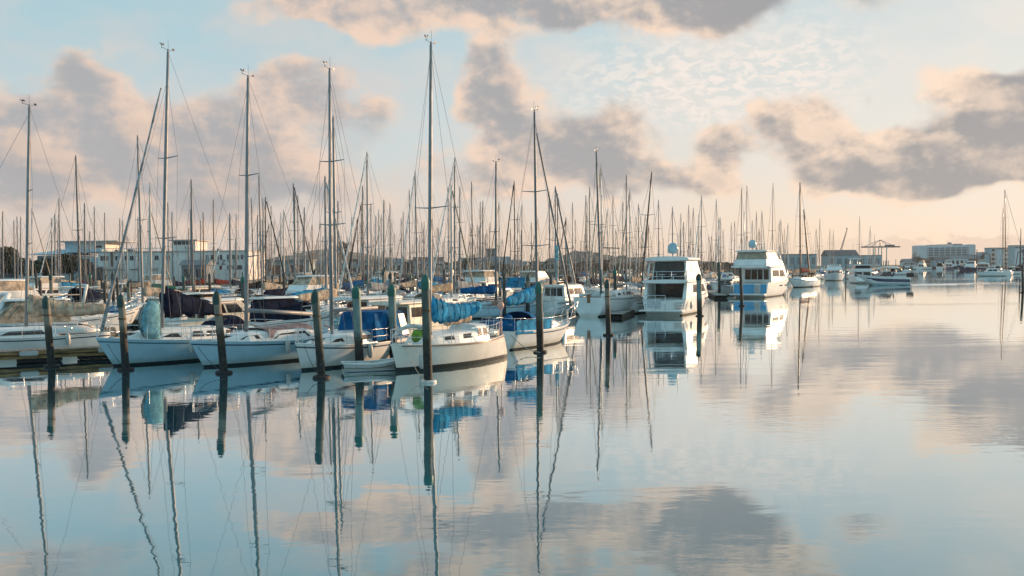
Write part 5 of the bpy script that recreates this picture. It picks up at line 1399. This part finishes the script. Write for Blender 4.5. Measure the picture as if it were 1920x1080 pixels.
# ---- clubhouse
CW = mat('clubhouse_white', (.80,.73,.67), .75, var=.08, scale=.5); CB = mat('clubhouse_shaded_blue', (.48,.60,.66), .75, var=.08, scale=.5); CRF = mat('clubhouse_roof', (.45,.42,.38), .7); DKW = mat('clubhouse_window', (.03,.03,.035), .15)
DB = 206.0
def cx(px): return at_px(px, DB).x
def cz(py, px=250): return W(px, py, DB).z
club = empty('clubhouse', (cx(260), DB, 1.5)); CO = Vector((cx(260), DB, 1.5))
def cbox(name, px0, px1, py0, py1, dp, ma, y0=0, parent=None):
    x0, x1 = cx(px0)-CO.x, cx(px1)-CO.x; zt = cz(py0)-CO.z; zb = max(0, cz(py1)-CO.z)
    o = MB().box(((x0+x1)/2, y0+dp/2, (zt+zb)/2), (x1-x0, dp, zt-zb)).build(name, ma, parent or club); return o
wall = cbox('wall', 188, 466, 473, 540, 16, CW)
cbox('parapet', 186.5, 467.5, 471.2, 473.2, 16.4, CRF, -.2)
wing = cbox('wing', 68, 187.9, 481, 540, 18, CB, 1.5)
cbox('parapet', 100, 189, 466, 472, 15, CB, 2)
def cwin(x0, x1, y0, y1, pr, yy=-.10, ma=DKW, nm='window'):
    f = cbox(nm, x0, x1, y0, y1, .12, ma, yy, pr); return f
for g_ in ((178,183),(193,197),(198.5,204),(206,207.5),(221,223.5),(225,228),(238.5,241.5),(248,250.5),(251.5,254.5),(294,297),(298,301),(308,311),(312,315.5),(318,322.5),(390,391.5),(393.5,394.5),(399,404),(411,413.5),(416,420),(429,432),(433,434.5),(439,443.5),(446.5,448.5),(450,451.5),(455,459),(462.5,465)):
    if g_[0] > 188: cwin(g_[0], g_[1], 479.5, 488, wall)
for g_ in ((386.5,388.5),(390,392),(415,417),(429,431),(433,434.5),(437,438.5),(440,442)): cwin(g_[0], g_[1], 499.5, 507, wall)
for g_ in ((395.5,399.5),(416,419)): cwin(g_[0], g_[1], 499.5, 507, wall, ma=mat('door_red', (.30,.05,.03), .6), nm='door')
cwin(447.5, 457, 499, 507, wall)
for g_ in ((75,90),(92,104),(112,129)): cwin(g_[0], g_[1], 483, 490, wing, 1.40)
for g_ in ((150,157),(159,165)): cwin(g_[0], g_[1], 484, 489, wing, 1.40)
cbox('ledge', 196, 237, 504.5, 505.2, .3, DKW, -.3); cbox('ledge', 247, 262, 504.5, 505.2, .3, DKW, -.3); cbox('ledge', 288, 300, 504.5, 505.2, .3, DKW, -.3)
cbox('pipe', 213, 216, 472, 499, .4, mat('pipe_brown', (.16,.10,.08), .6), -.4)
cbox('bay', 173, 196, 501, 540, 4, mat('bay_dark', (.12,.11,.11), .6), -3.5)
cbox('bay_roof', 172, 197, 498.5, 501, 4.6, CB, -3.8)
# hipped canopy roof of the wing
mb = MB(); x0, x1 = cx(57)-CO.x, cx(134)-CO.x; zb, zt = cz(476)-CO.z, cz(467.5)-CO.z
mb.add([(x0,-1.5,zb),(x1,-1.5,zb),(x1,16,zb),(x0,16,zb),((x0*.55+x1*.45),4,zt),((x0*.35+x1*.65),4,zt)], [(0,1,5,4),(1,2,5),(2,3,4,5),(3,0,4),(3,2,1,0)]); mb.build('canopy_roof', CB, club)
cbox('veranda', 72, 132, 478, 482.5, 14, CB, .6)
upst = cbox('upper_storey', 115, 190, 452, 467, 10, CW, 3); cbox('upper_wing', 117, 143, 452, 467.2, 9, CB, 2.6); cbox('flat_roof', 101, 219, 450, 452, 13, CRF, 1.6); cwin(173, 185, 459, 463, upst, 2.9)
tw = cbox('tower', 320, 362, 452, 472, 8, CW, 3); cbox('flat_roof', 313, 368, 449.5, 451.6, 10, CRF, 2)
for g_ in ((322,328),(329,335),(337,343),(345,351),(352,359)): cwin(g_[0], g_[1], 453, 459, tw, 2.9)
for g_ in ((343,344),(348,349),(352,353)): cwin(g_[0], g_[1], 463, 468, tw, 2.9)
rl = MB()
for k in range(22):
    xx = cx(192+k*5.5)-CO.x; rl.tube([(xx,.6,cz(472)-CO.z),(xx,.6,cz(465.5)-CO.z)], .05, 4)
rl.tube([(cx(192)-CO.x,.6,cz(465.5)-CO.z),(cx(308)-CO.x,.6,cz(465.5)-CO.z)], .06, 4); rl.build('roof_rail', CB, club)
for px0, h_ in ((228,5),(236,4),(205,4),(400,4)): cbox('roof_vent', px0, px0+5, 471-h_, 471.5, 2, mat('vent_dark', (.15,.15,.16), .5), 4)
# lettering on the wall
td = bpy.data.curves.new('letter', 'FONT'); td.body = 'RNZYS'; td.size = 1.5; td.extrude = .05; td.align_x = 'CENTER'; td.space_character = 1.5
to = bpy.data.objects.new('tmp_text', td); col.objects.link(to); me_ = bpy.data.meshes.new_from_object(to); bpy.data.objects.remove(to)
me_.materials.clear(); me_.materials.append(mat('letter_grey', (.16,.15,.15), .5)); to = bpy.data.objects.new('lettering', me_); col.objects.link(to); to.parent = wall
to.location = (cx(420)-CO.x, -.10, cz(497.8)-CO.z); to.rotation_euler = (R(90),0,0)
tag(club, 'long white waterfront clubhouse with small tower and wall lettering', 'clubhouse')
# low sheds and cars by the quay
house(372, 198, 5, 4, 3.6, 'grey wedge-roofed shed before the clubhouse right end', HG, mat('shed_grey', (.20,.22,.23), .7), 0, 2, 1, False, 'shed', 'shed', gz=1.5)
house(58, 214, 12, 8, 4.6, 'pale blue shed behind the trees at the left', HG, CB, 0, 2, 1, True, 'shed', 'shed', gz=1.5)
house(505, 240, 22, 8, 4.6, 'low blue grey shed right of the clubhouse', HG, mat('shed_blue', (.25,.34,.36), .7), 0, 4, 1, True, 'shed', 'shed', gz=1.5)

# ---- trees
LEAF = mat('leaf_dark', (.035,.032,.014), .8, var=.6, scale=.8, c2=(.055,.055,.02)); LEAF2 = mat('leaf_olive', (.06,.05,.02), .8, var=.5, scale=.8, c2=(.03,.035,.015)); BARK = mat('bark', (.10,.08,.06), .9)
def tree(px, D, w, h, label, seed, ma=LEAF, n=2600, gz=1.5, group='trees on the quay'):
    rg = random.Random(seed); c = at_px(px, D); r = empty('tree', (c.x, D, gz))
    mb = MB(); mb.tube([(0,0,-.2),(.1,0,h*.25),(0,.1,h*.5)], [.35,.28,.16], 8)
    lobes = []
    for k in range(9):
        a = rg.uniform(0, 6.28); rr = rg.uniform(.1,.36)*w; lc = Vector((rr*math.cos(a), rr*math.sin(a)*.8, h*rg.uniform(.45,.80))); lobes.append((lc, rg.uniform(.16,.27)*w, rg.uniform(.14,.22)*h)); mb.tube([(0,0,h*.3), lc*.6+Vector((0,0,h*.12)), lc], [.16,.09,.04], 5)
    mb.build('trunk', BARK, r); cr = MB()
    for i in range(n):
        lc, lr, lh = rg.choice(lobes); v = Vector((rg.gauss(0,1), rg.gauss(0,1), rg.gauss(0,1))).normalized()*rg.random()**.33
        p = lc+Vector((v.x*lr, v.y*lr, v.z*lh)); s = rg.uniform(.16,.38); u_ = Vector((rg.uniform(-1,1), rg.uniform(-1,1), rg.uniform(-.4,.4))).normalized()*s; v_ = u_.cross(Vector((rg.uniform(-1,1), rg.uniform(-1,1), rg.uniform(-1,1)))).normalized()*s*.7
        cr.add([p-u_, p-v_, p+u_, p+v_], [(0,1,2,3)])
    cr.build('crown', ma, r, recalc=False); return tag(r, label, 'tree', group)
tree(2, 196, 8, 8.5, 'tall dark tree at the left edge behind the masts', 1)
tree(34, 199, 7, 6.0, 'dark rounded tree between the left edge tree and the blue shed', 2)
tree(88, 197, 9, 5.6, 'olive tree in front of the veranda', 3, LEAF2)
tree(112, 196, 6, 4.6, 'small dark tree below the shaded wing', 4)
tree(138, 195, 8, 6.3, 'dark tree left of the dark bay', 5)
tree(158, 196, 8, 5.6, 'dark bushy tree right next to the dark bay', 6, LEAF2)
tree(640, 330, 9, 13, 'tall ragged palm-like tree behind the blue tent yacht mast', 7, n=1500)
tree(882, 420, 7, 9, 'brown dark tree among the far masts, left of the distant tower', 9, n=1200)
tree(1716, 800, 12, 12, 'round dark tree at the left foot of the hotel', 10, n=900)
# people and posts on the quay: lamp posts
def lamp(px, D, yt, label, solar=False):
    c = at_px(px, D); H = W(px, yt, D).z; r = empty('street_lamp' if not solar else 'solar_lamp', (c.x, D, 0))
    MB().tube([(0,0,0),(0,0,H)], .08, 6).build('pole', MASTG, r)
    if solar:
        MB().box((.3,0,H), (2.6,1.2,.12), ry=.05).build('panel', MASTB, r); MB().box((-.45,0,H-2.6), (.9,.3,1.5)).build('battery_box', FBR, r)
    else: MB().lathe([(0,.2),(.35,.1),(.4,0),(0,-.05)], (0,0,H), 8).build('lamp_head', MASTG, r)
    tag(r, label, 'lamp'); return r
lamp(1143, 150, 465, 'pole with flat solar panel and box left of the double-decked yacht', True)
lamp(285, 180, 434, 'thin lamp post before the middle of the clubhouse')
lamp(1598, 560, 459, 'lamp post with round head above the harbour sheds')

# ---- harbour right: sheds, crane, hotel
SHG = mat('shed_window', (.17,.24,.26), .5)
SHM = mat('shed_blue_grey', (.34,.44,.47), .7, var=.1, scale=.2); SHD = mat('shed_dark_roof', (.14,.13,.13), .7)
house(1493, 640, 23, 12, 9.2, 'blue grey shed right of the blue transom motor yacht', HG, SHM, 0, 5, 1, True, 'shed', 'shed', wmat=SHG)
house(1573, 660, 21, 14, 8.4, 'dark gabled harbour shed below the crane jib', SHD, SHM, 0, 4, 1, False, 'shed', 'shed', wmat=SHG)
house(1616, 690, 22, 12, 8.5, 'flat pale shed left of the container crane', HG, SHM, 0, 4, 1, True, 'shed', 'shed', wmat=SHG)
def jib_crane():
    D = 720; a = at_px(1577, D); r = empty('jib_crane', (a.x, D, 1.2))
    t = W(1589, 428, D)-r.location; bse = W(1577, 468, D)-r.location; mb = MB()
    for o_ in ((-.5,0),(.5,0)): mb.tube([bse+Vector((o_[0],0,0)), t+Vector((o_[0]*.2,0,0))], .22, 5)
    for k in range(9):
        p = bse.lerp(t, k/9); q = bse.lerp(t, (k+1)/9); w = .5*(1-k/9)+.1; mb.tube([p+Vector((-w,0,0)), q+Vector((w,0,0))], .12, 4)
    mb.build('jib', MASTG, r); MB().tube([(0,0,0), bse], .8, 6).build('mast', MASTG, r); MB().tube([t, t-Vector((1.2,0,0))], .3, 5).build('jib_head', MASTG, r); tag(r, 'slanting crane jib above the dark gabled shed', 'crane')
jib_crane()
def gantry():
    D = 900; c = at_px(1651, D); r = empty('container_crane', (c.x, D, 1.2)); Z = lambda py, px=1651: W(px, py, D).z-1.2; X = lambda px: W(px, 470, D).x-c.x
    mb = MB()
    for px in (1643,1658):
        for yy in (-6,6): mb.tube([(X(px),yy,0),(X(px),yy,Z(463))], .55, 4)
    mb.build('leg', SHM, r); MB().box(((X(1615)+X(1687))/2,0,Z(463)), (X(1687)-X(1615),1.8,1.3)).build('boom', MASTG, r)
    mb = MB(); top = (X(1650),0,Z(450)); mb.tube([(X(1650),0,Z(463)), top], .5, 4)
    for px in (1618,1632,1668,1680): mb.tube([top, (X(px),0,Z(463))], .22, 4)
    mb.build('tie_frame', MASTG, r); MB().box((X(1668),0,Z(461)), (8,3,2)).build('machine_house', MASTG, r)
    for yy in (): pass
    tag(r, 'container crane with long level boom left of the hotel', 'crane')
gantry()
HTL = mat('hotel_white', (.62,.66,.68), .7, var=.06, scale=.1)
def hotel():
    D = 1000; c = at_px(1768, D); r = empty('hotel', (c.x, D, 1.5), 0); X = lambda px: W(px, 480, D).x-c.x; Z = lambda py: W(1768, py, D).z-1.5
    body = Box(X(1716), X(1822), 8, 0, X(1716), X(1822), 8, Z(460)); o = body.mb().build('wall', HTL, r)
    nf = 7; nw = 9
    for f in range(nf):
        for k in range(nw):
            a = .08+.88*k/nw; body.win('stb', a, a+.80/nw*.9, .14+(.80*f/nf), .14+(.80*(f+.55)/nf), .12).build('window', mat('hotel_glass', (.10,.16,.19), .2), o)
    for f in range(nf): MB().box((0,-8.6,Z(460)*(.12+.80*f/nf)), (X(1820)-X(1722),1.2,.25)).build('balcony', HTL, r)
    MB().box(((X(1715.5)+X(1731))/2,-1,Z(461.5)/2), (X(1731)-X(1715.5),17,Z(461.5))).build('end_block', HTL, r); MB().box(((X(1808)+X(1819))/2,-2,Z(459)/2), (X(1819)-X(1808),15,Z(459))).build('end_block', HTL, r)
    mb = MB()
    for a, b_, z in ((1757,1772,458.5),(1788,1801,457.5),(1740,1750,459)): mb.box(((X(a)+X(b_))/2,0,(Z(z)+Z(461))/2), (X(b_)-X(a),8,Z(z)-Z(461)))
    mb.build('roof_plant', HG, r); MB().lathe([(0,2.6),(1.8,2.2),(2.6,.5),(2.6,0)], (X(1780),0,Z(459)), 12).build('roof_dome', HG, r)
    tag(r, 'long white hotel with rows of balconies on the far shore', 'hotel')
hotel()
rg = random.Random(31)
for k, (px, D, w, h, lb) in enumerate([(1700,860,10,4,'tiny low shed between the container crane and the hotel'),(1738,800,14,4,'low brown boatshed under the hotel left half'),(1765,790,16,5,'red brown boatshed under the hotel middle'),(1792,780,14,6,'dark boatshed under the hotel right half'),(1812,790,12,6,'grey boatshed by the hotel right end'),
    (1828,800,16,9,'pale block right of the hotel'),(1846,800,12,11,'blue grey block behind the fishing boats'),(1868,760,16,14,'pale apartment block left of the tall channel mast'),(1890,740,14,13,'grey apartment block behind the tall channel mast'),(1906,720,10,15,'narrow white block near the right edge'),(1922,700,12,13,'pale block cut by the right edge'),(1950,690,14,12,'pale block beyond the right edge')]):
    house(px, D, w, 10, h, lb, [HG,HR,SHD,HG][k%4] if k < 5 else HG, ([HTL,mat('shed_brown',(.25,.15,.11),.8),SHM][k%3] if k < 5 else [HTL,SHM][k%2]), 0, 4, max(1, int(h/3.2)), h > 8, 'building', 'building')
# fishing vessels with gantries, right
def trawler(px, D, label, rz, s=1.0):
    b = Boat('trawler', None, (math.cos(rz), math.sin(rz)), 18*s, stern=at_px(px, D)); half, sheer = mhull(b, 18*s, 5.2*s, (1.6*s,1.5*s,3.2*s), [NAVYH, BOOTR, GEL], rake=1.8)
    h = Box(9*s, 14*s, 1.9*s, 1.6*s, 9*s, 13.2*s, 1.8*s, 5*s); o = h.mb().build('wheelhouse', GEL, b.root); 
    for f in ('front','stb','port'): h.win(f, .08, .92, .6, .85).build('window', GLASS, o)
    g_ = MB()
    for yy in (-1.8*s,1.8*s): g_.tube([(1.5*s,yy,1.6*s),(2.2*s,yy*.7,8.5*s)], .18, 5); g_.tube([(2.2*s,yy*.7,8.5*s),(7*s,0,9.2*s)], .12, 5)
    g_.tube([(2.2*s,-1.3*s,8.5*s),(2.2*s,1.3*s,8.5*s)], .2, 5); g_.tube([(8.2*s,0,1.5),(8.2*s,0,11*s)], .18, 5); g_.tube([(8.2*s,0,5*s),(3*s,0,9.6*s)], .12, 5); g_.tube([(8.2*s,0,11*s),(17*s,0,3.4*s)], .04, 4)
    for k in range(5): g_.box((3*s+k*s,(-1)**k*1.2,2.4*s),(.9,.9,1.2))
    g_.build('gantry', mat('gantry_brown', (.12,.09,.07), .7), b.root)
    tag(b.root, label, 'trawler'); return b
trawler(1862, 500, 'trawler with brown gantry, left of the tall channel mast', 2.6)
trawler(1848, 560, 'trawler with brown gantry farther back beside the far boatsheds', 2.9, .8)
b = trawler(1905, 420, 'trawler with thick derrick at the right edge', .5); 
H = W(1908, 428, b.loc.y).z; MB().tube([(2,0,1.5),(2,0,H*.55),(2,0,H)], [.34,.28,.12], 6).build('derrick', mat('gantry_brown', (.12,.09,.07)), b.root)
# tall masts at the right shore: two yachts
for (px, yt, D, lb, k) in ((1884,356,300,'white yacht with the tallest mast beside the right shore',7),(1878,390,312,'pale yacht with brown mast just left of the tallest right mast',6)):
    L = 12; b = Boat('yacht', None, (.53,.85), L, stern=at_px(px, D)); half, sheer = mhull(b, L, 3.5, (1.1,1.1,1.5), [GEL, BOOT, STRIPE])
    Loft([(3,1.2,.5),(7,1.1,.5),(9,.5,.05)], lambda q: sheer(q)).mb().build('cabin', GEL, b.root)
    H, kx, ky = b.fit(1, 1.4, px+(0 if k == 7 else 3), yt); at, mo = mast_parts(b.root, 1, 1.4, H, L, half, sheer, MASTT, .15, (.4,.66), kx, ky, False, rr=2.5, spw=1)
    if k == 7:
        w_ = MB(); w_.tube([at(H), (30,-4,1.5)], .05, 4); w_.build('stay', WIRE, b.root)
    sausage((1,0,2.6),(5,0,2.5),.3,.2,0,seed=k).build('sail_cover', FG, b.root); tag(b.root, lb, 'yacht', 'yachts by the right shore')

# ---------------------------------------------------------------- air
HZM = bpy.data.materials.new('haze_air'); HZM.use_nodes = True; nt = HZM.node_tree; nt.nodes.clear()
pv = nt.nodes.new('ShaderNodeVolumePrincipled'); pv.inputs['Color'].default_value = (.88,.86,.84,1); pv.inputs['Density'].default_value = .00008; pv.inputs['Anisotropy'].default_value = .2
ho = nt.nodes.new('ShaderNodeOutputMaterial'); nt.links.new(pv.outputs[0], ho.inputs['Volume'])
hz_ = MB().box((0, 5600, 51), (18600, 18000, 108)).build('haze', HZM); tag(hz_, kind='stuff')
